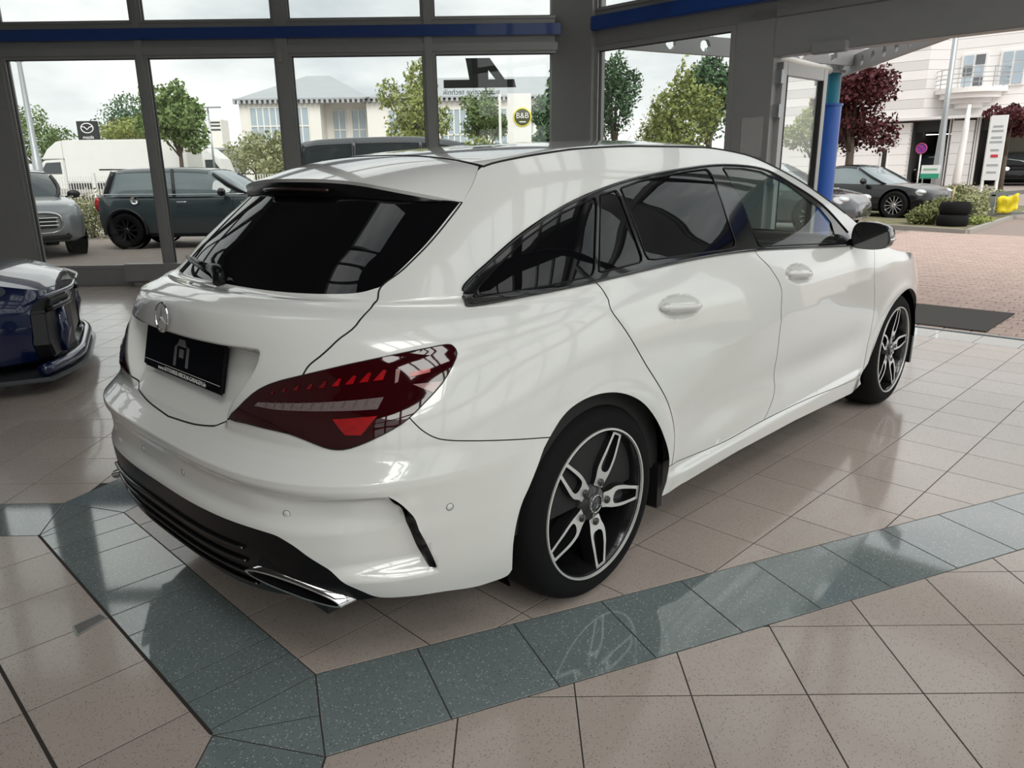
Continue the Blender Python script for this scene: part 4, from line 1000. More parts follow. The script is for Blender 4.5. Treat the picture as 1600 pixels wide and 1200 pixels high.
# ================================================================= other cars
def wheel_proto(r,rimm,w=.2,n=5,style=0):
    """simple road wheel: tyre with a rim of spokes, axis y, outer face at -y"""
    t=MB().lathe([(r*.66,.0),(r*.72,-.012),(r*.90,-.010),(r*.97,.012),(r,.045),(r,w-.04),(r*.95,w),(r*.66,w)],40,'y',cap=False).build('tyre',M_rubber,None,auto=math.radians(40))
    rim=MB().lathe([(r*.66,.002),(r*.645,-.006),(r*.63,.01),(r*.60,.07),(r*.58,w)],40,'y',cap=False)
    for k in range(n):
        a=2*math.pi*k/n+.3;ca,sa=math.cos(a),math.sin(a)
        for sgn in((-1,1) if style else (0,)):
            s0=.012*sgn;s1=(.055 if style else 0)*sgn;hw=.011 if style else .024
            P_=[(.04,s0-hw),(r*.64,s1-hw),(r*.64,s1+hw),(.04,s0+hw)]
            rim.prism(P_,.025,lambda u,v,q:(u*ca-v*sa,.012+q-.012*(u/r),u*sa+v*ca))
    rim.lathe([(0,.0),(.035,.002),(.05,.015),(.05,.04)],20,'y',cap=False)
    ro=rim.build('rim',rimm,t,auto=math.radians(35))
    MB().lathe([(0,.06),(r*.60,.06)],28,'y',cap=False).build('wheel_back',M_liner,t)
    return t
def boolean_cut(o,cut):
    md=o.modifiers.new('c','BOOLEAN');md.object=cut;md.operation='DIFFERENCE';md.solver='EXACT'
    dg=bpy.context.evaluated_depsgraph_get();me=bpy.data.meshes.new_from_object(o.evaluated_get(dg))
    o.modifiers.clear();old=o.data;o.data=me;bpy.data.meshes.remove(old);cm=cut.data;bpy.data.objects.remove(cut);bpy.data.meshes.remove(cm)
def bg_car(name,label,loc,rz,s):
    """s: stations, glasshouse, wheels ... all in metres, x forward, origin between the axles on the ground"""
    root=empty(name,loc,rz,label,'car')
    st=np.array(s['st'],float);fx=[_pch(st[:,0],st[:,k]) for k in(1,2,3)]
    X=np.linspace(st[0,0],st[-1,0],s.get('n',44));cr=s.get('crown',.03)
    rings=[]
    for x in X:
        hw,zl,zt=[float(_pe(f,np.array([x]))[0]) for f in fx];h=zt-zl
        half=[(0,zl),(.80*hw,zl),(.955*hw,zl+.10*h),(.992*hw,zl+.28*h),(hw,zl+.52*h),(.988*hw,zl+.70*h),(.955*hw,zl+.86*h),(.88*hw,zt-.004),(.60*hw,zt+cr*.75),(0,zt+cr)]
        rings.append([(x,-y,z) for y,z in half]+[(x,y,z) for y,z in half[-2:0:-1]])
    n=len(rings[0]);V=[p for r in rings for p in r];F=[(i*n+k,i*n+(k+1)%n,(i+1)*n+(k+1)%n,(i+1)*n+k) for i in range(len(X)-1) for k in range(n)]
    F+=[tuple(range(n)),tuple((len(X)-1)*n+k for k in range(n))[::-1]]
    body=MB().add(V,F).build('body',s['paint'],root,fix=True)
    wr=s['wr'];wb=s['wb']/2;W=s['W']/2;cut=MB()
    for x in(-wb,wb):
        for sg in(-1,1): cut.lathe([(wr+.055,-.16),(wr+.055,.16)],36,'y',(x,sg*(W-.08),wr))
    c=cut.build('cutter');c.parent=root;bpy.context.view_layer.update();boolean_cut(body,c)
    body.data.polygons.foreach_set('use_smooth',[True]*len(body.data.polygons));body.data.set_sharp_from_angle(angle=math.radians(32))
    bx=MB();bx.box((st[0,0]+.3,-W+.22,.22),(st[-1,0]-.3,W-.22,.5));bx.build('underbody',M_black,root)
    for x in(-wb,wb):
        for sg in(-1,1):
            l=MB();l.lathe([(wr+.05,-.12),(wr+.05,.12)],30,'y',(x,sg*(W-.14),wr),cap=False);l.build('wheel_house',M_liner,root)
    # glasshouse
    g=np.array(s['gh'],float);gz_=_pch(g[:,0],g[:,1]);XX=np.linspace(g[0,0],g[-1,0],36);H=g[:,1].max();hb,hr=s['hb'],s['hr'];rings=[]
    def ghs(x):
        z=float(_pe(gz_,np.array([x]))[0]);zt=float(_pe(fx[2],np.array([x]))[0])-.03
        t=max(0.,min(1.,(z-zt)/(H-zt)));top=hb+(hr-hb)*t
        ef=1-.35*max(0,1-abs(x-g[0,0])/.5)**2-.30*max(0,1-abs(g[-1,0]-x)/.7)**2 if s.get('taper',1) else 1
        return z,zt,top*ef,hb*ef
    for x in XX:
        z,zt,top,hbx=ghs(x)
        if z<zt+.01: z=zt+.01
        half=[(0,zt),(hbx,zt),(top+(hbx-top)*.10,zt+(z-zt)*.86),(top*.93,z-.008),(top*.5,z+.012),(0,z+.02)]
        rings.append([(x,-y,q) for y,q in half]+[(x,y,q) for y,q in half[-2:0:-1]])
    n=len(rings[0]);V=[p for r in rings for p in r];F=[(i*n+k,i*n+(k+1)%n,(i+1)*n+(k+1)%n,(i+1)*n+k) for i in range(len(XX)-1) for k in range(n)]
    F+=[tuple(range(n)),tuple((len(XX)-1)*n+k for k in range(n))[::-1]]
    MB().add(V,F).build('window_glass',s.get('glass',MATS['car_window_glass']),root,auto=math.radians(40))
    rx0,rx1=s['roof'];rv=[];xr=np.linspace(rx0,rx1,14)
    for x in xr:
        z,zt,top,hbx=ghs(x)
        for y,q in((-top-(hbx-top)*.09,zt+(z-zt)*.88),(-top*.93,z-.002),(-top*.5,z+.018),(0,z+.026),(top*.5,z+.018),(top*.93,z-.002),(top+(hbx-top)*.09,zt+(z-zt)*.88)): rv.append((x,y*1.005,q))
    mesh('roof',rv,[(i*7+k,(i+1)*7+k,(i+1)*7+k+1,i*7+k+1) for i in range(13) for k in range(6)],s.get('roofm',s['paint']),root,True)
    for (xb,xt,wd) in s['pillars']:
        for sg in(-1,1):
            pb=[]
            for f in np.linspace(0,1,6):
                x=xb+(xt-xb)*f;zt=float(_pe(fx[2],np.array([x]))[0])-.01;zz=zt+(float(_pe(gz_,np.array([xt]))[0])-.02-zt)*f
                t=max(0,min(1,(zz-zt)/(H-zt)));z,_,top,hbx=ghs(x);yy=hbx+(ghs(xt)[2]-hbx)*f
                pb.append((x,sg*(yy+.004),zz))
            MB().tube(pb,wd,6,flat=1).build('pillar',s.get('pillm',s['paint']),root,True)
    pr=wheel_proto(wr,s['rim'],.22,s.get('spokes',5),s.get('twin',0));first=True
    for x in(-wb,wb):
        for sg in(-1,1):
            w=pr if first else copy_tree(pr);first=False
            w.name='wheel';w.parent=root;w.location=(x,sg*(W-.005),wr);w.rotation_euler=(0,0,0 if sg<0 else math.pi)
    def lens(nm,m,c,sc,rot=0):
        o=MB().lathe([(math.sin(t),-math.cos(t)) for t in np.linspace(.001,math.pi-.001,11)],20,cap=False).build(nm,m,root,True);o.location=c;o.scale=sc;o.rotation_euler=(0,0,rot);return o
    for sg in(-1,1):
        for nm,m,c,sc,rt in s.get('lamps',[]): lens(nm,m,(c[0],sg*c[1],c[2]),sc,sg*rt)
        if 'mirror' in s:
            mx,my,mz=s['mirror'];o=lens('wing_mirror',s.get('mirm',M_black),(mx,sg*my,mz),(.07,.11,.075));MB().bar((mx,sg*(my-.14),mz-.05),(mx,sg*(my-.05),mz-.02),.04,.03).build('mirror_arm',M_black,root)
        for hx,hz in s.get('handles',[]): MB().tube([(hx,sg*(W+.012),hz),(hx+.03,sg*(W+.03),hz),(hx+.17,sg*(W+.03),hz),(hx+.20,sg*(W+.012),hz)],.011,6).build('door_handle',s.get('handlem',M_chrome),root,True)
        for sx in s.get('shuts',[]):
            pts=[]
            for f in np.linspace(.12,.95,10):
                hw,zl,zt=[float(_pe(q,np.array([sx]))[0]) for q in fx];h=zt-zl
                yy=np.interp(f,[.10,.28,.52,.70,.86,1],[.955,.992,1,.988,.955,.88])*hw;pts.append((sx,sg*(yy+.0005),zl+f*h))
            MB().tube(pts,.005,5).build('shut_line',GAPM,root)
        if 'trim' in s:
            z=s['trim'];MB().tube([(x,sg*(float(_pe(fx[0],np.array([x]))[0])*.965+.004),float(_pe(fx[2],np.array([x]))[0])-z) for x in np.linspace(g[0,0],g[-1,0],18)],.010,6).build('belt_trim',M_chrome,root,True)
    return root,fx
mat('car_window_glass',(.035,.045,.05),.04,0,.1,3,spec=.6,coat=.4); WING=mat('car_window_light',(.16,.20,.21),.05,0,.2,2,spec=.6,coat=.4)
HEADL=mat('headlamp_glass',(.55,.57,.58),.08,.3,.3,30,coat=.6); TAILR=mat('tail_lamp_red',(.55,.02,.02),.2,0,.2,20,coat=.4)
DGREEN=mat('dark_green_paint',(.035,.052,.058),.3,.2,.05,3,coat=1.0); GREYP=mat('silver_grey_paint',(.23,.245,.26),.3,.4,.05,3,coat=1.0)
BLKP=mat('black_car_paint',(.006,.006,.007),.2,0,.05,3,coat=.5,spec=.3); GRAPH=mat('graphite_paint',(.05,.055,.062),.25,.3,.05,3,coat=1.0); NAVY=mat('navy_blue_paint',(.004,.012,.060),.22,.15,.05,3,coat=1.0,coatr=.02)
DRIM=mat('dark_rim',(.05,.05,.055),.3,.6); LRIM=mat('silver_rim',(.62,.62,.62),.25,.9)
def E(a,b,z=0.0): return Vector((-1.698+.6935*a+.7205*b,-2.141-.7205*a+.6935*b,z))
STREET=math.atan2(-.7205,.6935)
mini=dict(st=[(-1.86,.50,.42,.80),(-1.82,.66,.34,.90),(-1.70,.78,.26,.95),(-1.3,.86,.20,.95),(0,.865,.18,.94),(1.0,.865,.19,.94),(1.45,.86,.21,.90),(1.78,.80,.24,.84),(1.93,.66,.28,.76),(1.98,.48,.34,.66)],W=1.73,wb=2.495,wr=.315,
  gh=[(-1.78,.93),(-1.70,1.12),(-1.55,1.34),(-1.30,1.40),(-.4,1.415),(.25,1.38),(.50,1.28),(1.0,.94)],hb=.80,hr=.62,roof=(-1.66,.30),pillars=[(-1.62,-1.45,.05),(-.30,-.36,.03),(.98,.40,.03)],mirror=(.62,.93,.99),lamps=[('headlight',HEADL,(1.76,.62,.72),(.12,.13,.13),0),('tail_light',TAILR,(-1.79,.66,.78),(.07,.07,.14),0)],handles=[(-.25,.82)],shuts=[-.40,.78],trim=-.012,twin=1,spokes=5,rim=DRIM)
d1=dict(mini,paint=DGREEN,pillm=M_black,glass=WING,rim=DRIM,mirm=BLKP)
c=E(-7.12+1.2475,14.2+.82); root,_=bg_car('hatchback_car','dark green compact hatchback parked beyond the window',c,STREET,d1)
ar=MB()
for x in(-1.2475,1.2475):
    for sg in(-1,1): ar.tube([(x+.385*math.cos(t),sg*.862,.315+.385*math.sin(t)) for t in np.linspace(-.2,math.pi+.2,20)],.028,6)
ar.build('arch_trim',M_black,root,True)
MB().lathe([(0,.012),(.07,.012),(.075,0)],20,'y',(-1.02,-.862,.86),cap=False).build('fuel_cap',M_chrome,root,True)
MB().box((-1.75,-.55,1.395),(-1.50,.55,1.42)).build('rear_spoiler',BLKP,root,bevel=.01)
MB().tube([(.94,-.868,.80),(1.06,-.868,.80)],.02,6).build('side_scuttle',M_chrome,root,True)
d2=dict(mini,paint=GREYP,pillm=M_black,rim=DRIM)
root,_=bg_car('hatchback_car','silver grey compact hatchback with a chrome ringed black grille',E(-9.1,14.05),STREET-math.radians(50),d2)
gr_=MB();gr_.box((1.90,-.40,.42),(2.0,.40,.70));gr_.build('grille',M_black,root,bevel=.05,seg=3)
MB().tube([(1.985,.44*math.copysign(abs(math.cos(t))**.5,math.cos(t)),.56+.17*math.copysign(abs(math.sin(t))**.6,math.sin(t))) for t in np.linspace(0,2*math.pi,29)[:-1]],.018,6,True).build('grille_ring',M_chrome,root,True)
for z in(.52,.58,.64): MB().tube([(2.005,-.38,z),(2.005,.38,z)],.008,5).build('grille_bar',M_chrome,root)
MB().box((1.90,-.55,.27),(2.0,.55,.38)).build('lower_intake',M_black,root,bevel=.03)
# dark people carrier behind the glass
d3=dict(st=[(-2.35,.62,.45,.95),(-2.28,.82,.32,1.05),(-1.9,.92,.24,1.10),(0,.94,.22,1.10),(1.2,.94,.24,1.08),(1.9,.90,.26,1.00),(2.3,.74,.32,.85),(2.42,.52,.4,.72)],W=1.88,wb=2.9,wr=.35,gh=[(-2.30,1.06),(-2.24,1.45),(-2.05,1.76),(-1.6,1.84),(-.3,1.87),(.6,1.80),(.95,1.66),(1.55,1.06)],hb=.88,hr=.72,roof=(-2.12,.75),pillars=[(-2.1,-1.95,.05),(-1.05,-1.05,.035),(.10,.06,.03),(1.5,.85,.035)],paint=GRAPH,rim=DRIM,mirror=(1.1,1.02,1.15),lamps=[('headlight',HEADL,(2.15,.66,.82),(.16,.16,.08),0),('tail_light',TAILR,(-2.26,.78,.95),(.06,.06,.2),0)],handles=[(-.8,1.0),(.35,1.0)],shuts=[-1.0,.1,1.0])
bg_car('people_carrier','dark graphite people carrier standing close behind the back window',E(-1.55,13.9),STREET,d3)
# black coupe outside the entrance and the car in front of it
d4=dict(st=[(-2.38,.55,.42,.70),(-2.28,.80,.30,.80),(-1.8,.92,.22,.86),(-.6,.93,.18,.86),(.6,.93,.18,.84),(1.35,.94,.19,.82),(1.72,.90,.20,.76),(1.98,.74,.24,.66),(2.08,.5,.30,.56)],W=1.89,wb=2.75,wr=.345,gh=[(-1.85,.83),(-1.3,1.05),(-.7,1.26),(-.2,1.31),(.15,1.27),(.45,1.12),(1.0,.83)],hb=.80,hr=.56,roof=(-.75,.12),pillars=[(-1.5,-.75,.05),(.98,.18,.025)],paint=BLKP,glass=WING,rim=LRIM,mirror=(.55,.98,.92),lamps=[('headlight',HEADL,(1.86,.68,.66),(.14,.12,.07),-.3),('tail_light',TAILR,(-2.28,.66,.70),(.06,.14,.07),0)],handles=[(-.3,.74)],shuts=[-.5,.75],twin=1,spokes=6,mirm=M_black)
bg_car('coupe_car','black coupe with silver wheels parked beside the hedge',(19.8,5.41,0),math.radians(-100),d4)
d5=dict(d4,paint=GRAPH,roofm=BLKP,mirm=M_chrome,gh=[(-1.9,.83),(-1.4,1.10),(-.8,1.36),(-.2,1.41),(.2,1.36),(.55,1.20),(1.15,.83)],roof=(-1.0,.2),rim=LRIM)
bg_car('saloon_car','graphite saloon with chrome mirrors behind the blue column',(14.4,5.55,0),math.radians(-88),d5)
# vehicles inside the workshop gates
d6=dict(d3,paint=BLKP,lamps=[('headlight',mat('lit_headlamp',(1,.97,.9),.3,emit=6.0),(2.36,.60,.85),(.10,.13,.09),0)])
bg_car('delivery_van','black van with lit headlamps inside the workshop gate behind the white pylon',(56.5,8.9,.15),math.radians(180+12),d6)
d7=dict(d3,paint=BLKP)
bg_car('estate_van','black van inside the workshop gate behind the green notice board',(55.6,13.3,.15),math.radians(180),d7)
# blue sports car in the showroom
ds_=dict(st=[(-2.2,.70,.40,.78),(-2.1,.88,.25,.86),(-1.3,.97,.16,.92),(-.3,.93,.13,.82),(.6,.94,.13,.80),(1.30,.965,.13,.80),(1.75,.93,.14,.72),(2.02,.86,.15,.655),(2.14,.76,.16,.62),(2.20,.60,.17,.60)],W=1.94,wb=2.62,wr=.335,gh=[(-1.6,.84),(-1.2,1.02),(-.6,1.18),(-.15,1.22),(.2,1.17),(.55,1.02),(1.10,.78)],hb=.80,hr=.54,roof=(-.9,.15),pillars=[(-1.3,-.75,.06),(1.06,.22,.03)],paint=NAVY,glass=mat('sports_glass',(.05,.06,.07),.03,0,.1,3,coat=.6),rim=RIMB,mirror=(.62,.99,.93),mirm=NAVY,lamps=[],handles=[],shuts=[.55],crown=.05,n=60)
root,fx=bg_car('sports_car','navy blue sports car with black front intakes and splitter',(-2.14,4.62,0),math.radians(-20),ds_)
# nose details
for sg in(-1,1):
    hl=MB()
    P_=catmull([(1.50,.655),(1.62,.70),(1.80,.705),(1.93,.675),(1.97,.635),(1.90,.605),(1.70,.61)],3,True)
    def hp(u,v,w): hw,zl,zt=[float(_pe(q,np.array([u]))[0]) for q in fx];f=(v-zl)/(zt-zl);yy=np.interp(f,[.10,.28,.52,.70,.86,1],[.955,.992,1,.988,.955,.88])*hw;return (u,sg*(yy+.006-w),v)
    hl.prism([tuple(p) for p in P_],.03,hp);ho=hl.build('headlight',mat('dark_headlamp',(.12,.14,.17),.08,.4,.5,40,coat=.8),root,auto=math.radians(40))
    for q in range(3):
        e_=hp(1.62+.11*q,.652,-.004);MB().lathe([(0,-.014),(.022,-.012),(.026,0)],14,'y',(0,0,0),cap=False).build('lamp_lens',mat('smoked_lens',(.10,.12,.15),.1,.3,coat=.5),ho,True,loc=e_)
    ik=MB()
    Q=[(.30,.20),(.80,.21),(.84,.30),(.82,.50),(.74,.575),(.34,.56),(.28,.40)]
    ik.prism(Q,.10,lambda u,v,w:(2.235-.30*max(0,u-.35)**1.6-w+.02,sg*u,v));io=ik.build('front_intake',M_black,root,bevel=.012)
    bl_=MB().tube([(2.26-.30*max(0,y-.35)**1.6,sg*y,.505+.02*(y-.3)) for y in np.linspace(.30,.82,8)],.016,6);bl_.build('intake_blade',SATB,io,True)
    vn=MB().tube([(2.21-.30*max(0,.60-.35)**1.6,sg*.62,.22),(2.22,sg*.60,.36),(2.19,sg*.585,.52)],.045,8,flat=1);vn.build('intake_vane',NAVY,io,True)
    MB().tube([(2.285-.36*max(0,y-.30)**1.5,sg*y,.592) for y in np.linspace(.0,.86,10)],.012,6).build('nose_edge',NAVY,root,True)
sp=[];xs_=[(2.34-.42*max(0,abs(y)-.35)**1.7,y) for y in np.linspace(-.98,.98,25)]
MB().prism(xs_+[(1.75,.98),(1.75,-.98)],.028,lambda u,v,w:(u,v,.095+w)).build('splitter',mat('splitter_grey',(.05,.055,.065),.3,coat=.3),root,bevel=.008)
MB().tube([(2.285-.42*max(0,abs(y)-.35)**1.7,y,.165) for y in np.linspace(-.96,.96,25)],.035,8,flat=1.1).build('lower_lip',NAVY,root,True)
MB().prism([(-.35,.24),(.35,.24),(.30,.50),(-.30,.50)],.06,lambda u,v,w:(2.245-w+.0,u,v)).build('center_intake',M_black,root,bevel=.01)
MB().prism([(1.12,-.50),(1.30,-.46),(1.30,.46),(1.12,.50)],.012,lambda u,v,w:(u,v,.842-.06*(u-1.12)-.05*abs(v)+w)).build('scuttle_mesh',mat('black_mesh',(.02,.02,.02),.7,0,.8,160,bump=.6),root)
for sg in(-1,1):
    MB().prism([(1.45,.42),(1.58,.52),(1.50,.66),(1.36,.60)],.008,lambda u,v,w:(u,sg*v,float(_pe(fx[2],np.array([u]))[0])+.05*(1-(v/.93)**2)*.8+.000+w)).build('bonnet_vent',NAVY,root)
# ================================================================= outside
M_pav=mat('outdoor_paving',(.30,.255,.225),.85,0,.25,6,bump=.2,dist=.01); M_soil=mat('verge_soil',(.16,.15,.08),.95,0,.5,5,bump=.6,dist=.05)
tag(mesh('ground',[(-120,-120,-.03),(200,-120,-.03),(200,200,-.03),(-120,200,-.03)],[(0,1,2,3)],M_pav),'pale grey brown paved yard outside the showroom',None,None,'structure')
# brick paving in front of the entrance
M_brick=speckle('pink_paving_brick',(.46,.345,.30),60,(.29,.20,.17),(.58,.47,.42),rough=.8,patch=.22)
pave=tag(mesh('pavement',[RW(x,y,-.012) for x,y in((5.13,-4.5),(16,-4.5),(26,-4.5),(26,2.2),(15.2,3.2),(5.13,3.4))],[(0,1,2,3,4,5)],mat('brick_joint',(.27,.215,.19),.9)),'pinkish brick paving outside the open entrance',None,None,'structure')
br=[]
i=0;x=5.14
while x<15.1:
    y=-4.4+(.1 if i%2 else 0)
    while y<3.2:
        q=[(x+.004,y+.004),(x+.098,y+.004),(x+.098,y+.196),(x+.004,y+.196)]
        if y+.2<3.35-(x-5.1)*.02:
            sn=seen(q)
            if sn>0: br.append((sn,q))
        y+=.2
    x+=.102;i+=1
br.sort(key=lambda t:-t[0])
bm0=MB().box((-.047,-.096,-.012),(.047,.096,.0)).build('brick',M_brick,pave,bevel=.004,seg=1)
for k,(sn,q) in enumerate(br[:300]):
    o=bm0 if k==0 else link('brick',bm0.data,pave)
    o.location=RW((q[0][0]+q[1][0])/2,(q[0][1]+q[2][1])/2,random.uniform(-.003,.0));o.rotation_euler=(0,0,RA)
V=[];F=[]
for sn,q in br[300:]:
    k=len(V);z=random.uniform(-.003,0)
    r=inset(q,.004);V+=[RW(a,b,-.010) for a,b in q]+[RW(a,b,z) for a,b in r];F+=[(k+4,k+5,k+6,k+7)]+[(k+j,k+(j+1)%4,k+4+(j+1)%4,k+4+j) for j in range(4)]
mesh('brick_field',V,F,M_brick,pave)['kind']='stuff'
dm=MB().box((5.22,-.80,-.004),(6.26,1.0,.008)).build('door_mat',mat('dark_door_mat',(.055,.05,.045),.95,0,.3,80,bump=.5,dist=.004),bevel=.003);tag(dm,'dark grey ribbed mat lying on the bricks at the entrance','door mat')
# verge with kerb, road in front of the white building
mb=MB();K_=[(15.3,1.75),(21.9,2.1),(26,2.4),(26,8.5),(17.6,5.3),(15.9,3.45)]
tag(mb.prism(K_,.06,lambda u,v,w:(u,v,-.02+w)).build('verge',M_soil),'planted verge beside the brick paving',None,None,'structure')
kb=MB()
for a,b in zip(K_,K_[1:]+K_[:1]): kb.bar((a[0],a[1],.02),(b[0],b[1],.02),.10,.10)
tag(kb.build('trim_5',mat('kerb_stone',(.32,.30,.27),.85)),'low kerb round the planted verge',None,None,'structure')
# ---- plants
def leaf_mat(n,c,v=.45): return mat(n,c,.6,0,v,1.3,spec=.2)
LEAF_BASE=[(-.5,0,0),(0,-.28,.05),(.5,0,0),(0,.28,.05)]
def foliage(name,blobs,count,size,m,parent,seed=0,flat=.8):
    """leaf quads scattered in the shells of overlapping clumps"""
    rg=np.random.default_rng(seed);vol=np.array([b[3]*b[4]*b[5] for b in blobs])**.7;cnt=(count*vol/vol.sum()).astype(int)+1
    Vs=[];
    for (x,y,z,a,b,c_),n in zip(blobs,cnt):
        d=rg.normal(size=(n,3));d/=np.linalg.norm(d,axis=1,keepdims=True);r=rg.uniform(.35,1,(n,1))**.5
        # ragged outline
        r=r*(1+.16*np.sin(d[:,:1]*5+x)+.12*np.sin(d[:,1:2]*7+y)+.1*rg.normal(size=(n,1)))
        Vs.append(np.array([x,y,z])+d*r*np.array([a,b,c_]))
    C=np.concatenate(Vs);n=len(C)
    # random frames
    q=rg.normal(size=(n,4));q/=np.linalg.norm(q,axis=1,keepdims=True);w,xx,yy,zz=q.T
    R=np.stack([np.stack([1-2*(yy*yy+zz*zz),2*(xx*yy-w*zz),2*(xx*zz+w*yy)],1),np.stack([2*(xx*yy+w*zz),1-2*(xx*xx+zz*zz),2*(yy*zz-w*xx)],1),np.stack([2*(xx*zz-w*yy),2*(yy*zz+w*xx),1-2*(xx*xx+yy*yy)],1)],1)
    s=size*rg.uniform(.6,1.4,(n,1,1));L=np.array(LEAF_BASE)[None]*s
    P_=(np.einsum('nij,nkj->nki',R,L)+C[:,None,:]).reshape(-1,3)
    me=bpy.data.meshes.new(name);me.vertices.add(4*n);me.vertices.foreach_set('co',P_.ravel())
    me.loops.add(4*n);me.loops.foreach_set('vertex_index',np.arange(4*n));me.polygons.add(n);me.polygons.foreach_set('loop_start',np.arange(0,4*n,4));me.polygons.foreach_set('loop_total',np.full(n,4));me.update(calc_edges=True)
    me.materials.append(m);return link(name,me,parent)
M_bark=mat('tree_bark',(.10,.075,.055),.9,0,.4,12,bump=.5,dist=.02)
def tree(name,label,base_,h,crown,count,size,m,seed,trunk=.12,group=None,nb=7,lean=0):
    """crown: (centre height, radius x, radius z)"""
    rg=np.random.default_rng(seed);root=empty(name,base_,0,label,'tree',group)
    cz,rx,rzz=crown;blobs=[(0,0,cz,rx*.62,rx*.62,rzz*.7)]
    for k in range(nb):
        a=2*math.pi*k/nb+rg.uniform(-.4,.4);rr=rx*rg.uniform(.45,.72);zz=cz+rzz*rg.uniform(-.62,.58);f=rg.uniform(.32,.5)
        blobs.append((rr*math.cos(a),rr*math.sin(a),zz,rx*f,rx*f,rzz*f*.85))
    blobs.append((rx*.1,0,cz+rzz*.68,rx*.32,rx*.32,rzz*.36))
    foliage('foliage',blobs,count,size,m,root,seed)
    tb=MB();tb.tube([(0,0,-.05),(.02,0,cz*.4),(.05*rx,.03*rx,cz*.8),(0,0,cz+rzz*.35)],[trunk,trunk*.8,trunk*.55,trunk*.2],8)
    for b in blobs[1:6]: tb.tube([(.02,0,cz*.55),(b[0]*.5,b[1]*.5,(cz*.6+b[2])/2),(b[0],b[1],b[2])],[trunk*.4,trunk*.25,trunk*.08],6)
    tb.build('trunk',M_bark,root,True)
    return root
G1=leaf_mat('mid_green_leaf',(.16,.23,.085)); G2=leaf_mat('yellow_green_leaf',(.27,.31,.10)); G3=leaf_mat('deep_green_leaf',(.085,.15,.075)); RED=leaf_mat('dark_red_leaf',(.085,.022,.025)); PALE=leaf_mat('pale_olive_leaf',(.30,.32,.17)); HED=leaf_mat('hedge_leaf',(.20,.22,.09)); BLOS=leaf_mat('cream_blossom',(.55,.52,.36),.15)
for k,(a,b,h,cz,rx,rz_,m,n,sd,lab) in enumerate([
 (-34.6,57,6,3.9,3.4,2.3,G1,3800,11,'broad green tree behind the white box truck cab'),(-30.2,62,7,4.7,3.3,2.7,G3,3000,12,'tall dark green tree beside the black square sign'),(-25.6,54,5.2,3.5,2.5,1.7,G2,2600,13,'yellow green tree behind the box truck roof'),
 (-16.8,40,5.7,3.95,1.75,1.8,G1,5200,14,'round leafy green tree behind the green hatchback'),(-17.6,54,4,2.3,2.2,1.7,PALE,2200,15,'low olive tree in front of the office wall'),(-13.6,46,4,1.9,1.9,1.9,PALE,2600,16,'pale olive shrub tree under the office windows'),
 (-3.65,31.3,5.4,3.5,1.45,1.95,G2,5200,17,'yellow green tree in front of the office building'),(-1.0,34.0,4.6,3.4,1.2,1.25,G1,3600,18,'mid green tree close beside the hotel sign pillar'),(-1.0,27,2.9,1.5,1.0,1.0,G2,2400,19,'low bushy yellow green tree behind the people carrier'),
 (2.15,38,5.8,3.6,1.2,2.2,G3,3800,20,'tall dark green tree behind the hotel sign pillar'),(2.15,16,3.6,2.6,.52,.95,G3,3800,21,'slim dark green tree by the corner pillar'),(2.75,12.7,2.9,1.75,.72,1.15,G2,6500,22,'dense yellow green tree close outside the window'),(6.1,24,5,3.3,.85,1.7,G3,3200,24,'tall grey green tree at the window edge')]):
    tree('tree',lab,E(a,b,-.03),h,(cz,rx,rz_),n,.24 if b>35 else(.15 if b>20 else .075),m,sd,.14 if b>20 else .06)
bl=tree('tree','flowering tree with cream blossoms outside the entrance window',E(2.9,15.0,-.03),2.8,(1.75,.5,.95),2600,.07,PALE,31,.05); foliage('blossom',[(0,0,1.8,.5,.5,.9)],1500,.05,BLOS,bl,32)
rt=tree('tree','dark red leaved maple in front of the white building',(22,6.65,-.03),4.5,(2.95,1.15,1.40),7500,.13,RED,41,.16,nb=10)
tree('tree','small bright green tree behind the red maple',(26.5,9.6,-.03),4.2,(2.6,1.3,1.2),2500,.16,G2,42,.1)
tree('tree','smaller dark red tree behind the white directory pylon',(33.5,5.0,-.03),4.2,(2.9,.95,.62),1800,.16,RED,43,.1)
def bush(label,loc,r,n,m,seed,size=.06,extra=None):
    root=empty('bush',loc,0,label,'bush','low shrubs on the verge' if loc[0]>12 else None)
    rg=np.random.default_rng(seed);bl=[(0,0,r[2]*.5,r[0],r[1],r[2]*.62)]+[(rg.uniform(-.6,.6)*r[0],rg.uniform(-.6,.6)*r[1],r[2]*rg.uniform(.4,.7),r[0]*.45,r[1]*.45,r[2]*.42) for _ in range(5)]
    foliage('foliage',bl,n,size,m,root,seed)
    if extra: foliage('blossom',[(0,0,r[2]*.55,r[0]*.95,r[1]*.95,r[2]*.58)],n//5,size*.8,extra,root,seed+1)
    tb=MB()
    for k in range(5): tb.tube([(0,0,-.03),(rg.uniform(-.5,.5)*r[0],rg.uniform(-.5,.5)*r[1],r[2]*.7)],[.02,.008],5)
    tb.build('stem',M_bark,root)
bush('flowering bush between the grey and the green hatchback',E(-9.3,17.0,-.03),(.85,.8,.85),3800,HED,51,.065,BLOS)
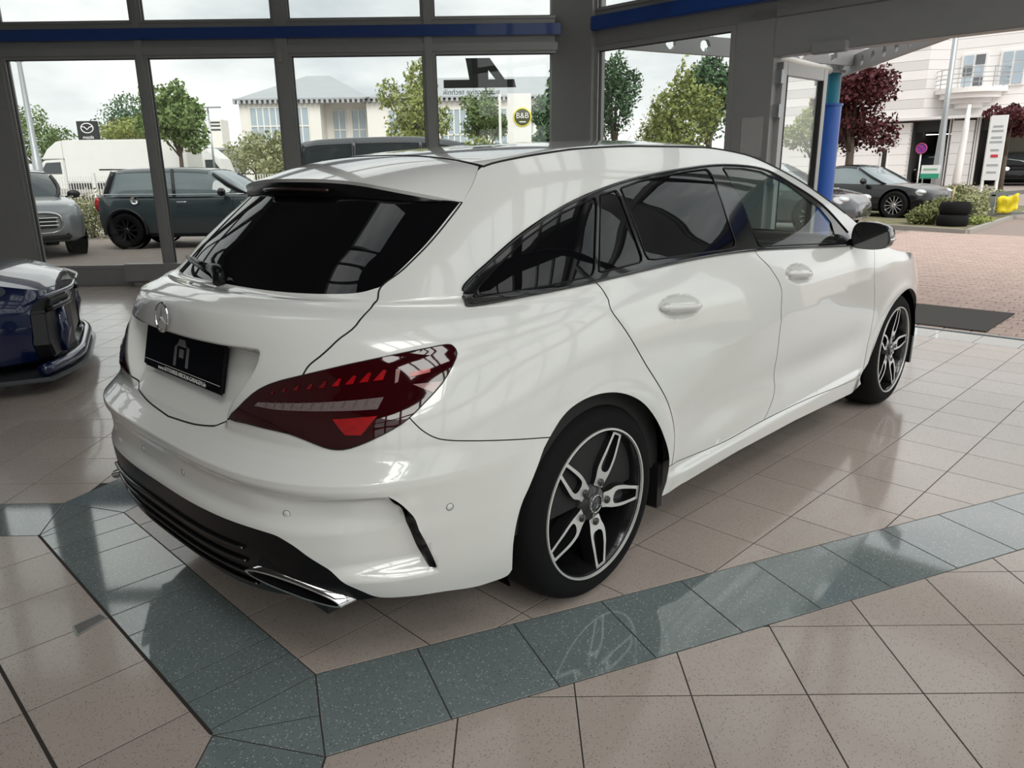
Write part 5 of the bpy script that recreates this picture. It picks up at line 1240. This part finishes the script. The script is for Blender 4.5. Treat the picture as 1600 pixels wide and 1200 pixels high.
for k,(x,y,rx,ry,h,m,ex) in enumerate([(23.6,5.6,1.1,.85,.62,HED,BLOS),(25.3,4.35,.85,.65,.62,HED,BLOS),(22.0,4.3,.75,.6,.55,PALE,None),(18.1,2.95,.55,.40,.50,HED,None),(19.7,2.75,.65,.35,.52,PALE,None),(16.9,3.05,.40,.32,.34,HED,None),(22.4,3.0,.75,.42,.55,PALE,None),(17.75,2.12,.6,.22,.13,G2,None)]):
    bush(['cream flowering shrub on the verge near the black coupe','cream flowering shrub on the verge below the lamp post','olive shrub on the verge beside the tyre planter','green shrub next to the front wheel of the black coupe','pale shrub behind the tyre planter','small green shrub at the kerb corner beside the tyre planter','pale shrub by the yellow bag','low bright green ground cover at the kerb'][k],(x,y,.03),(rx,ry,h),2600,m,60+k*2,.07,ex)
# ---- fence
M_fence=mat('white_fence_wire',(.72,.72,.70),.5)
fr=empty('fence',E(-18,29,0),STREET,'white wire mesh fence in front of the trucks','fence')
for k in range(9):
    p=MB();x0=k*2.5
    for x in np.arange(0,2.5,.10): p.bar((x0+x,0,.05),(x0+x,0,1.28),.022,.022)
    for z in(.2,.62,1.05): p.bar((x0,0,z),(x0+2.5,0,z),.03,.03)
    p.build('mesh_panel',M_fence,fr); MB().box((x0-.05,-.05,0),(x0+.05,.05,1.4)).build('post',M_fence,fr)
# ---- trucks
M_tr=mat('white_truck_body',(.74,.74,.72),.45,0,.05,2); 
tr=empty('box_truck',E(-27.3,44,0),STREET,'long white box truck behind the fence','truck')
MB().box((2.3,0,.95),(9.2,2.2,3.22)).build('cargo_box',M_tr,tr,bevel=.03)
MB().prism([(0,.55),(0,1.25),(.5,1.45),(1.05,2.15),(2.2,2.2),(2.2,.55)],2.0,lambda u,v,w:(u,.1+w,v)).build('cab',M_tr,tr,bevel=.05)
MB().prism([(.95,2.2),(1.35,2.75),(1.9,3.15),(2.25,3.2),(2.25,2.2)],2.0,lambda u,v,w:(u,.1+w,v)).build('wind_deflector',M_tr,tr,bevel=.05)
MB().prism([(.75,1.42),(1.2,2.02),(2.0,2.05),(2.0,1.42)],.03,lambda u,v,w:(u,.09+w-.02,v)).build('side_window',MATS['car_window_glass'],tr)
MB().prism([(.46,1.46),(1.03,2.14),(1.06,2.12),(.50,1.44)],1.8,lambda u,v,w:(u-.03,.2+w,v)).build('windscreen',MATS['car_window_glass'],tr)
MB().bar((.75,-.15,1.5),(.75,-.15,1.8),.1,.15).build('wing_mirror',M_black,tr)
MB().box((2.3,.2,.55),(9.0,2.0,.95)).build('chassis',M_black,tr)
wp_=wheel_proto(.38,LRIM,.25)
for k,x in enumerate((1.2,6.6)):
    w=wp_ if k==0 else copy_tree(wp_); w.name='wheel';w.parent=tr;w.location=(x,.12,.38)
tr=empty('delivery_truck',E(-21.6,48,0),STREET,'white delivery truck with an orange panel beside the tree','truck')
MB().box((-1.5,0,.7),(2.0,2.1,2.80)).build('cargo_box',M_tr,tr,bevel=.03)
MB().prism([(2.15,.6),(2.15,2.85),(3.0,2.85),(3.75,2.2),(4.0,1.5),(4.05,.6)],1.9,lambda u,v,w:(u,.1+w,v)).build('cab',M_tr,tr,bevel=.05)
MB().prism([(2.9,1.55),(2.9,2.15),(3.4,2.15),(3.8,1.55)],.03,lambda u,v,w:(u,.07+w,v)).build('side_window',MATS['car_window_glass'],tr)
op=MB().box((1.2,-.03,1.5),(1.95,.0,2.75)).build('orange_panel',mat('orange_print',(.75,.16,.05),.5),tr)
MB().prism([(1.25,1.9),(1.6,2.2),(1.9,1.8),(1.86,1.76),(1.6,2.1),(1.28,1.84)],.01,lambda u,v,w:(u,-.04+w,v)).build('panel_mark',M_fence,op)
MB().box((-1.4,.2,.4),(3.9,1.9,.7)).build('chassis',M_black,tr)
wp_=wheel_proto(.36,LRIM,.25)
for k,x in enumerate((-.6,3.2)):
    w=wp_ if k==0 else copy_tree(wp_); w.name='wheel';w.parent=tr;w.location=(x,.1,.36)
# ---- square sign on a mast
sg=empty('brand_sign',E(-25.1,47.2,0),STREET,'black square sign with a white winged emblem above the truck','sign')
MB().box((-.62,-.08,3.32),(.62,.08,4.42)).build('sign_box',mat('sign_black',(.02,.02,.022),.4),sg,bevel=.02); MB().box((-.08,-.08,0),(.08,.08,3.4)).build('mast',M_steel,sg)
SW=mat('sign_white',(.85,.85,.85),.4)
MB().tube([(.36*math.cos(t),-.095,4.02+.27*math.sin(t)) for t in np.linspace(0,2*math.pi,33)[:-1]],.03,6,True).build('emblem_ring',SW,sg,True)
MB().tube([(-.33,-.095,4.10),(-.16,-.095,4.08),(0,-.095,3.93),(.16,-.095,4.08),(.33,-.095,4.10)],.03,6).build('emblem_wing',SW,sg,True)
text_mesh('lettering','mazda',.26,SW,sg,.01,mw=frame((0,-.10,3.50),(1,0,0),(0,0,1)))
# ---- lamp posts on the left
lp=empty('lamp_post',E(-16.3,27,0),STREET,'tall grey lamp post in front of the box truck','lamp post')
MB().lathe([(.16,0),(.15,1.9),(.11,2.0),(.07,5.0)],14).build('pole',M_steel,lp,auto=math.radians(40)); MB().tube([(-.15,0,5.15),(-.12,0,5.0),(.12,0,5.0),(.15,0,5.15)],.03,6).build('head_bracket',M_steel,lp)
lp=empty('lamp_post',E(-17.0,45,0),STREET,'thin street lamp beside the office building','lamp post')
MB().lathe([(.07,0),(.045,4.9)],10).build('pole',M_steel,lp,True); MB().box((-.25,-.08,4.88),(.75,.08,4.96)).build('lamp_head',M_steel,lp,bevel=.02)
# ---- office building with hipped roofs
M_of=mat('cream_office_wall',(.80,.78,.73),.8,0,.04,.5); M_rf=mat('grey_metal_roof',(.40,.42,.44),.5,.2,.08,.8); M_sk=mat('sky_glazing',(.38,.46,.52),.06,0,.3,.35,coat=.5)
ob=empty('office_building',E(-22,65,0),STREET,'cream office building with grey hipped roofs and tall windows','building')
def face(nm,m,x0,x1,z0,z1,y0,y1,par): return MB().box((x0,y0,z0),(x1,y1,z1)).build(nm,m,par)
face('wall',M_of,0,6.6,0,7.0,0,14,ob);face('wall',M_of,6.6,10.4,0,7.0,2.0,14,ob);face('wall',M_of,10.4,30,0,6.9,0,14,ob)
for x0,x1,zr in((-.3,10.8,9.5),(10.2,30.4,9.2)):
    rf=MB();ym=7;rf.add([(x0,-.4,7.05),(x1,-.4,7.05),(x1,14.4,7.05),(x0,14.4,7.05),((x0+x1)/2-(1.0 if x0<0 else 6),ym-1,zr),((x0+x1)/2+(1.0 if x0<0 else 6),ym-1,zr)],[(0,1,5,4),(1,2,5),(2,3,4,5),(3,0,4),(0,3,2,1)]);rf.build('roof',M_rf,ob)
    cn=MB()
    for x in np.arange(x0,x1,.42): cn.box((x,-.5,6.72),(x+.2,-.05,7.02))
    cn.box((x0,-.5,7.0),(x1,-.3,7.12));cn.build('cornice',M_rf,ob)
for (x0,x1,z0,z1,n) in((.9,5.6,3.6,6.4,9),(.9,5.6,.6,3.4,9),(7.2,8.2,3.2,6.3,2),(8.8,9.9,3.2,6.3,2),(12.2,15.2,2.2,6.1,6),(16.5,19.5,2.2,6.1,6),(20.8,24,2.2,6.1,6),(24.8,28,4.6,6.1,6),(24.8,28,1.2,4.2,6)):
    y0=1.92 if 6.6<x0<10 else -.08
    wf=MB();wf.box((x0-.08,y0-.02,z0-.08),(x1+.08,y0+.06,z0));wf.box((x0-.08,y0-.02,z1),(x1+.08,y0+.06,z1+.08));wf.box((x0-.08,y0-.02,z0),(x0,y0+.06,z1));wf.box((x1,y0-.02,z0),(x1+.08,y0+.06,z1))
    for k in range(1,n): wf.box((x0+(x1-x0)*k/n-.05,y0-.04,z0),(x0+(x1-x0)*k/n+.05,y0+.06,z1))
    wf.box((x0,y0-.03,(z0+z1)/2-.05),(x1,y0+.06,(z0+z1)/2+.05))
    o=wf.build('window',M_of,ob)
    for k in range(n): face('pane',M_sk,x0+(x1-x0)*k/n+.04,x0+(x1-x0)*(k+1)/n-.04,z0,z1,y0+.03,y0+.07,o)
rb=empty('far_building',E(-45.3,90,0),STREET,'distant brick red block behind the trees','building'); face('wall',mat('far_brick',(.34,.24,.20),.9),0,2.6,0,7.4,0,6,rb); face('roof',mat('far_brick_cap',(.28,.21,.18),.9),-.1,2.7,7.4,7.55,-.1,6.1,rb)
tw=empty('far_tower',E(-56.6,150,0),STREET,'pale distant tower block beside the thin street lamp','building'); face('wall',M_of,0,2.1,0,11.2,0,4,tw)
for z in(9.2,9.9,10.5): face('window',MATS['car_window_glass'],.15,1.95,z,z+.3,-.05,0,tw)
lh=empty('far_hall',E(-37,72,0),STREET,'low grey hall behind the delivery truck','building'); face('wall',mat('far_grey',(.33,.33,.31),.9),0,14,0,3.4,0,8,lh); face('roof',M_rf,-.2,14.2,3.4,3.6,-.2,8.2,lh)
# ---- hotel sign pillar
hs=empty('sign_pillar',E(-.05,32,0),STREET,'white sign pillar with a round dark green and yellow logo','sign')
MB().box((0,0,0),(.96,.4,4.25)).build('pillar',M_white,hs,bevel=.01)
MB().lathe([(0,-.03),(.36,-.03),(.38,0)],36,'y',(.60,0,3.35),cap=False).build('logo_ring',mat('logo_yellow',(.75,.66,.10),.5),hs)
MB().lathe([(0,-.045),(.31,-.045),(.32,-.03)],36,'y',(.60,0,3.35),cap=False).build('logo_disc',mat('logo_dark_green',(.06,.07,.02),.5),hs)
text_mesh('lettering','B&B',.30,SW,hs,.006,mw=frame((.60,-.055,3.40),(1,0,0),(0,0,1))); MB().box((.48,-.052,3.15),(.74,-.046,3.19)).build('print_line',SW,hs)
MB().box((-.35,.1,0),(-.25,.2,4.3)).build('side_post',M_white,hs)
# ---- lettering stuck on the back window (reads the right way from outside)
st=empty('window_lettering',back.pt(5.17,.026,2.30),STREET,'grey mirrored lettering stuck on the back window','lettering')
VIN=mat('dark_grey_vinyl',(.05,.05,.05),.5)
def vin(name,poly): return MB().prism([(u,v) for u,v in poly],.0012,lambda u,v,w:(u,w,v)).build(name,VIN,st)
vin('swoosh',[(-.62,.02),(-.62,-.07),(.22,-.07),(.20,.02)]); vin('letter_a',[(-.36,.25),(-.08,.25),(.09,.02),(-.02,.02),(-.10,.12),(-.10,.02),(-.32,.02)])
text_mesh('letters','automotive technik',.085,VIN,st,.0008,mirror=True,mw=frame((-.30,-.006,-.115),(1,0,0),(0,0,1)))
# ---- canopy column and perforated beam at the entrance
cc=empty('canopy_column',(8.6,1.99,0),0,'bright blue round canopy column with a teal neck','column')
BLU=mat('bright_blue_paint',(.012,.075,.33),.35,0,.05,4,coat=.3)
MB().lathe([(.135,-.02),(.135,2.06),(.10,2.065)],32).build('shaft',BLU,cc,auto=math.radians(40)); MB().lathe([(.098,2.05),(.098,2.46)],28).build('neck',mat('teal_paint',(.01,.15,.22),.35),cc,auto=math.radians(40)); MB().lathe([(.15,2.05),(.15,2.075),(.10,2.08)],28).build('collar',BLU,cc,auto=math.radians(40)); MB().lathe([(.14,2.44),(.14,2.47),(.10,2.48),(.10,2.66)],28).build('cap_plate',M_steel,cc,auto=math.radians(40))
GB=mat('canopy_grey',(.30,.30,.30),.5,.3)
def holed(p,q,h,n,rr,name,label):
    p=Vector(p);q=Vector(q);L=(q-p).length;d=(q-p)/L
    outer=[(0,0),(L,0),(L,h),(0,h)];vv=[Vector(a) for a in outer];ed=[(0,1),(1,2),(2,3),(3,0)];holes=[]
    for k in range(n):
        cx=L*(k+.5)/n;ci=[(cx+rr*math.cos(t),h/2+rr*math.sin(t)) for t in np.linspace(0,2*math.pi,21)[:-1]];holes.append((cx,h/2));b=len(vv);vv+=[Vector(a) for a in ci];ed+=[(b+i,b+(i+1)%20) for i in range(20)]
    r=delaunay_2d_cdt(vv,ed,[],1,1e-7);pts=[tuple(a) for a in r[0]]
    fs=[f for f in r[2] if not any(math.hypot(sum(pts[i][0] for i in f)/len(f)-hx,sum(pts[i][1] for i in f)/len(f)-hz)<rr*.9 for hx,hz in holes)]
    side=d.cross(Vector((0,0,1)))*.03
    V=[p+d*a+Vector((0,0,b))+side for a,b in pts]+[p+d*a+Vector((0,0,b))-side for a,b in pts];n0=len(pts)
    F=[tuple(f) for f in fs]+[tuple(i+n0 for i in f[::-1]) for f in fs]
    from collections import Counter
    ec=Counter();
    for f in fs:
        for i in range(len(f)): ec[(f[i],f[(i+1)%len(f)])]+=1
    for (a,b) in list(ec):
        if (b,a) not in ec: F.append((b,a,a+n0,b+n0))
    o=MB().add(V,F).build(name,GB);tag(o,label,'beam');return o
holed((9.9,2.75,2.44),(6.3,-.10,2.44),.20,13,.062,'canopy_beam','grey canopy beam with round holes outside the entrance')
holed((8.9,1.6,2.50),(5.7,3.3,2.60),.20,8,.07,'canopy_beam','short grey canopy beam with round holes above the open door')
tb=MB().tube([(5.75,1.55,2.36),(8.3,1.93,2.45)],.045,10).build('stay_tube',mat('pale_tube',(.62,.61,.57),.4),smooth=True);tag(tb,'pale round stay tube running to the blue column','tube')
# ---- white building with workshop gates
M_wb=mat('white_cladding',(.80,.78,.76),.75,0,.04,.6); M_wb2=mat('grey_white_cladding',(.66,.64,.63),.75,0,.04,.6); M_dk=mat('dark_gate_interior',(.035,.035,.033),.9)
wb_=empty('white_building',(52,0,0),0,'white clad building with round balcony over dark workshop gates','building')
def blk(nm,m,y0,y1,z0,z1,x0=0,x1=.5,par=None): return MB().box((x0,y0,z0),(x1,y1,z1)).build(nm,m,par or wb_)
for i,z in enumerate(np.arange(4.15,10.9,.56)):
    p=blk('cladding_panel',M_wb if i%2==0 else M_wb2,13.6,26,z,z+.545,.0,.6); p=blk('cladding_panel',M_wb,-4,13.6,z,z+.545,1.2,1.8)
    MB().add([(0,13.6,z),(1.2,12.6,z),(1.2,12.6,z+.545),(0,13.6,z+.545),(.3,13.6,z),(1.5,12.6,z),(1.5,12.6,z+.545),(.3,13.6,z+.545)],[(0,1,2,3),(4,7,6,5),(0,3,7,4),(1,5,6,2),(0,4,5,1),(3,2,6,7)]).build('cladding_panel',M_wb2,wb_)
blk('wall',M_wb,-4,26,4.1,10.9,1.8,12); blk('soffit',M_wb2,-4,26,4.0,4.16,-.05,12)
for i,z in enumerate(np.arange(0,3.9,.65)):
    blk('cladding_panel',M_wb,14.35,26,z,z+.635,.6,1.0); blk('cladding_panel',M_wb2,10.75,11.95,z,z+.635,.6,1.4)
for y in(11.95,12.1,10.5,10.62): blk('gate_jamb',M_wb2,y,y+.07,0,4.0,.75,1.0)
blk('gate_back',M_dk,-4,26,0,4.0,9,9.2); blk('gate_side',M_dk,14.2,14.35,0,4,1,9); blk('gate_side',M_dk,10.9,11.6,0,4,1.4,9);
for y0,y1 in((11.98,14.3),(5.0,10.6)):
    g=blk('roller_gate',M_dk,y0,y1,3.3,4.0,1.2,1.3); blk('gate_panel',mat('olive_gate',(.32,.31,.25),.7),y0+.2,y1-.2,1.9,3.2,6,6.1)
    blk('strip_light',mat('lit_tube',(1,1,.95),.4,emit=3.0),y0+.4,y1-.2,3.18,3.22,3,3.05)
for z in np.arange(.1,3.9,.28): blk('warning_stripe',mat('pale_stripe',(.6,.58,.54),.7),14.28,14.36,z,z+.13,.55,.62)
nw=blk('window',MATS['black_plastic'],15.6,15.9,.5,2.3,.52,.6); blk('window_frame',M_wb,15.52,15.6,.4,2.4,.5,.62,nw);blk('window_frame',M_wb,15.9,15.98,.4,2.4,.5,.62,nw)
for y0 in(10.75,8.7):
    w=blk('window',M_wb,y0-.08,y0+1.33,5.75,7.75,1.08,1.2)
    for i in(0,1):
        for j in(0,1,2): blk('pane',mat('window_dark_glass',(.10,.11,.12),.08,0,.6,.9,coat=.5) if (i+j)%2==0 and y0>10 else M_sk,y0+.06+i*.62,y0+.56+i*.62,5.85+j*.62,6.4+j*.62,1.04,1.1,w)
bc=empty('balcony_part',(0,0,0));bpy.data.objects.remove(bc)
def disc(nm,r,z0,z1,m,par): return MB().prism([(1.2,11.4-r)]+[(1.2-r*.8*math.sin(t),11.4-r*math.cos(t)) for t in np.linspace(0,math.pi,25)]+[(1.2,11.4+r)],z1-z0,lambda u,v,w:(u,v,z0+w)).build(nm,m,par)
bal=disc('balcony',2.0,5.45,5.75,M_wb,wb_)
for r,z in((1.7,5.15),(1.25,4.87),(.8,4.6)): disc('balcony_step',r,z,z+.30,M_wb2 if r==1.25 else M_wb,bal)
rl=MB()
for z in(6.0,6.25,6.5,6.8): rl.tube([(1.2-1.6*math.sin(t),11.4-2.0*math.cos(t),z) for t in np.linspace(0,math.pi,25)],.025,5)
for t in np.linspace(0,math.pi,9): rl.tube([(1.2-1.6*math.sin(t),11.4-2.0*math.cos(t),5.7),(1.2-1.6*math.sin(t),11.4-2.0*math.cos(t),6.85)],.025,5)
rl.build('railing',M_steel,bal)
# ---- street furniture on the right
lp=empty('lamp_post',(28,5.85,0),0,'tall grey lamp post in front of the white building','lamp post')
MB().lathe([(.17,-.03),(.15,1.2),(.09,3),(.08,6.6)],14).build('pole',M_steel,lp,True); MB().tube([(0,0,6.5),(-.2,.5,6.65),(-.3,1.2,6.7)],.05,6).build('arm',M_steel,lp,True)
ns=empty('no_stopping_sign',(26,5.87,0),0,'round violet no stopping sign on a white post','sign')
MB().tube([(0,0,-.03),(0,0,1.9)],.025,8).build('post',M_fence,ns,True); MB().lathe([(0,-.03),(.165,-.03),(.17,0)],28,'x',(0,0,1.81),cap=False).build('sign_disc',mat('sign_violet',(.22,.06,.42),.5),ns); MB().tube([(-.035,.155*math.cos(t),1.81+.155*math.sin(t)) for t in np.linspace(0,2*math.pi,25)[:-1]],.018,5,True).build('sign_rim',mat('sign_red',(.42,.04,.12),.5),ns)
for s in(-1,1): MB().bar((-.035,-.1*s,1.71),(-.035,.1*s,1.91),.02,.02).build('sign_cross',MATS['sign_red'],ns)
gs_=empty('notice_board',(25.5,5.38,0),0,'white and green notice board beside the violet sign','sign')
MB().box((-.02,-.27,.88),(.02,.27,1.29)).build('board',SW,gs_); MB().box((-.03,-.27,.88),(-.015,.27,1.03)).build('green_band',mat('sign_green',(.04,.35,.22),.5),gs_); MB().box((-.03,-.2,1.14),(-.02,.2,1.19)).build('print_line',mat('sign_print',(.30,.50,.40),.5),gs_)
for y in(-.2,.2): MB().tube([(0,y,-.03),(0,y,.9)],.02,6).build('post',M_steel,gs_)
py=empty('sign_pylon',(24,3.35,0),0,'white directory pylon with grey print and a red mark','sign')
MB().box((-.04,-.20,.85),(.04,.20,2.62)).build('board',SW,py)
for y in(-.16,.20): MB().tube([(0,y,-.03),(0,y,2.6 if y>0 else .9)],.045,8).build('post',M_white,py)
PT=mat('grey_print',(.42,.44,.46),.6)
for z,w in((2.30,.12),(2.18,.14),(2.0,.13),(1.88,.15),(1.66,.10),(1.25,.14),(1.05,.12)): MB().box((-.05,-w,z),(-.04,w,z+.05)).build('print_line',PT,py)
MB().box((-.05,-.10,1.48),(-.04,.08,1.56)).build('red_mark',mat('print_red',(.6,.05,.07),.5),py)
pt=empty('tyre_planter',(16.6,2.36,.02),0,'stack of two black tyres used as a planter','planter')
for k in range(2): MB().lathe([(.20,.0),(.27,-.0),(.30,.06),(.31,.13),(.30,.20),(.27,.26),(.20,.26),(.19,.13),(.20,0)],36,cap=False).build('tyre',M_rubber,pt,True,loc=(0.015*k,-.02*k,.262*k+.0))
MB().lathe([(0,.48),(.20,.47)],24,cap=False).build('soil',M_soil,pt)
pr_=empty('closed_parasol',(16.6,2.40,.48),0,'folded white parasol on a wooden pole in the tyre planter','parasol')
MB().tube([(0,.03,.005),(0,.0,.46)],.02,8).build('pole',mat('pale_wood',(.55,.42,.26),.7),pr_,True)
MB().tube([(0,0,.40),(0,-.005,.46),(.0,-.02,.9),(0,-.04,1.5),(0,-.05,2.0)],[.05,.085,.075,.06,.03],10).build('canopy',mat('white_canvas',(.80,.78,.75),.8,bump=.3),pr_,True)
tr_=empty('trestle',(20.5,2.1,.02),0,'grey metal trestle at the verge edge','trestle')
tt_=MB();tt_.bar((0,.38,0),(0,.38,.55),.12,.10);tt_.bar((0,-.6,0),(0,-.6,.62),.12,.10);tt_.bar((0,.45,.55),(0,-.7,.66),.10,.10);tt_.bar((0,.38,.06),(0,-.6,.14),.06,.06);tt_.build('frame',M_steel,tr_)
yb=MB();n=9;V=[];F=[]
for i in range(n):
    for j in range(7):
        y=.26-.44*i/(n-1);z=.50-.40*j/6+.03*math.sin(i*1.1)+.09*i/(n-1)
        V.append((-.08-.03*math.sin(i*1.7+j)-.02*math.sin(j*1.2),y+.012*math.sin(j*2.1),z))
F=[(i*7+j,(i+1)*7+j,(i+1)*7+j+1,i*7+j+1) for i in range(n-1) for j in range(6)]
o=mesh('yellow_cloth',[(20.5+a,2.1+b,c) for a,b,c in V],F,mat('yellow_plastic',(.85,.68,.03),.5,0,.1,8),None,True)
sm_=o.modifiers.new('thick','SOLIDIFY');sm_.thickness=.004;tag(o,'bright yellow plastic sheet hung on the grey trestle','sheet')
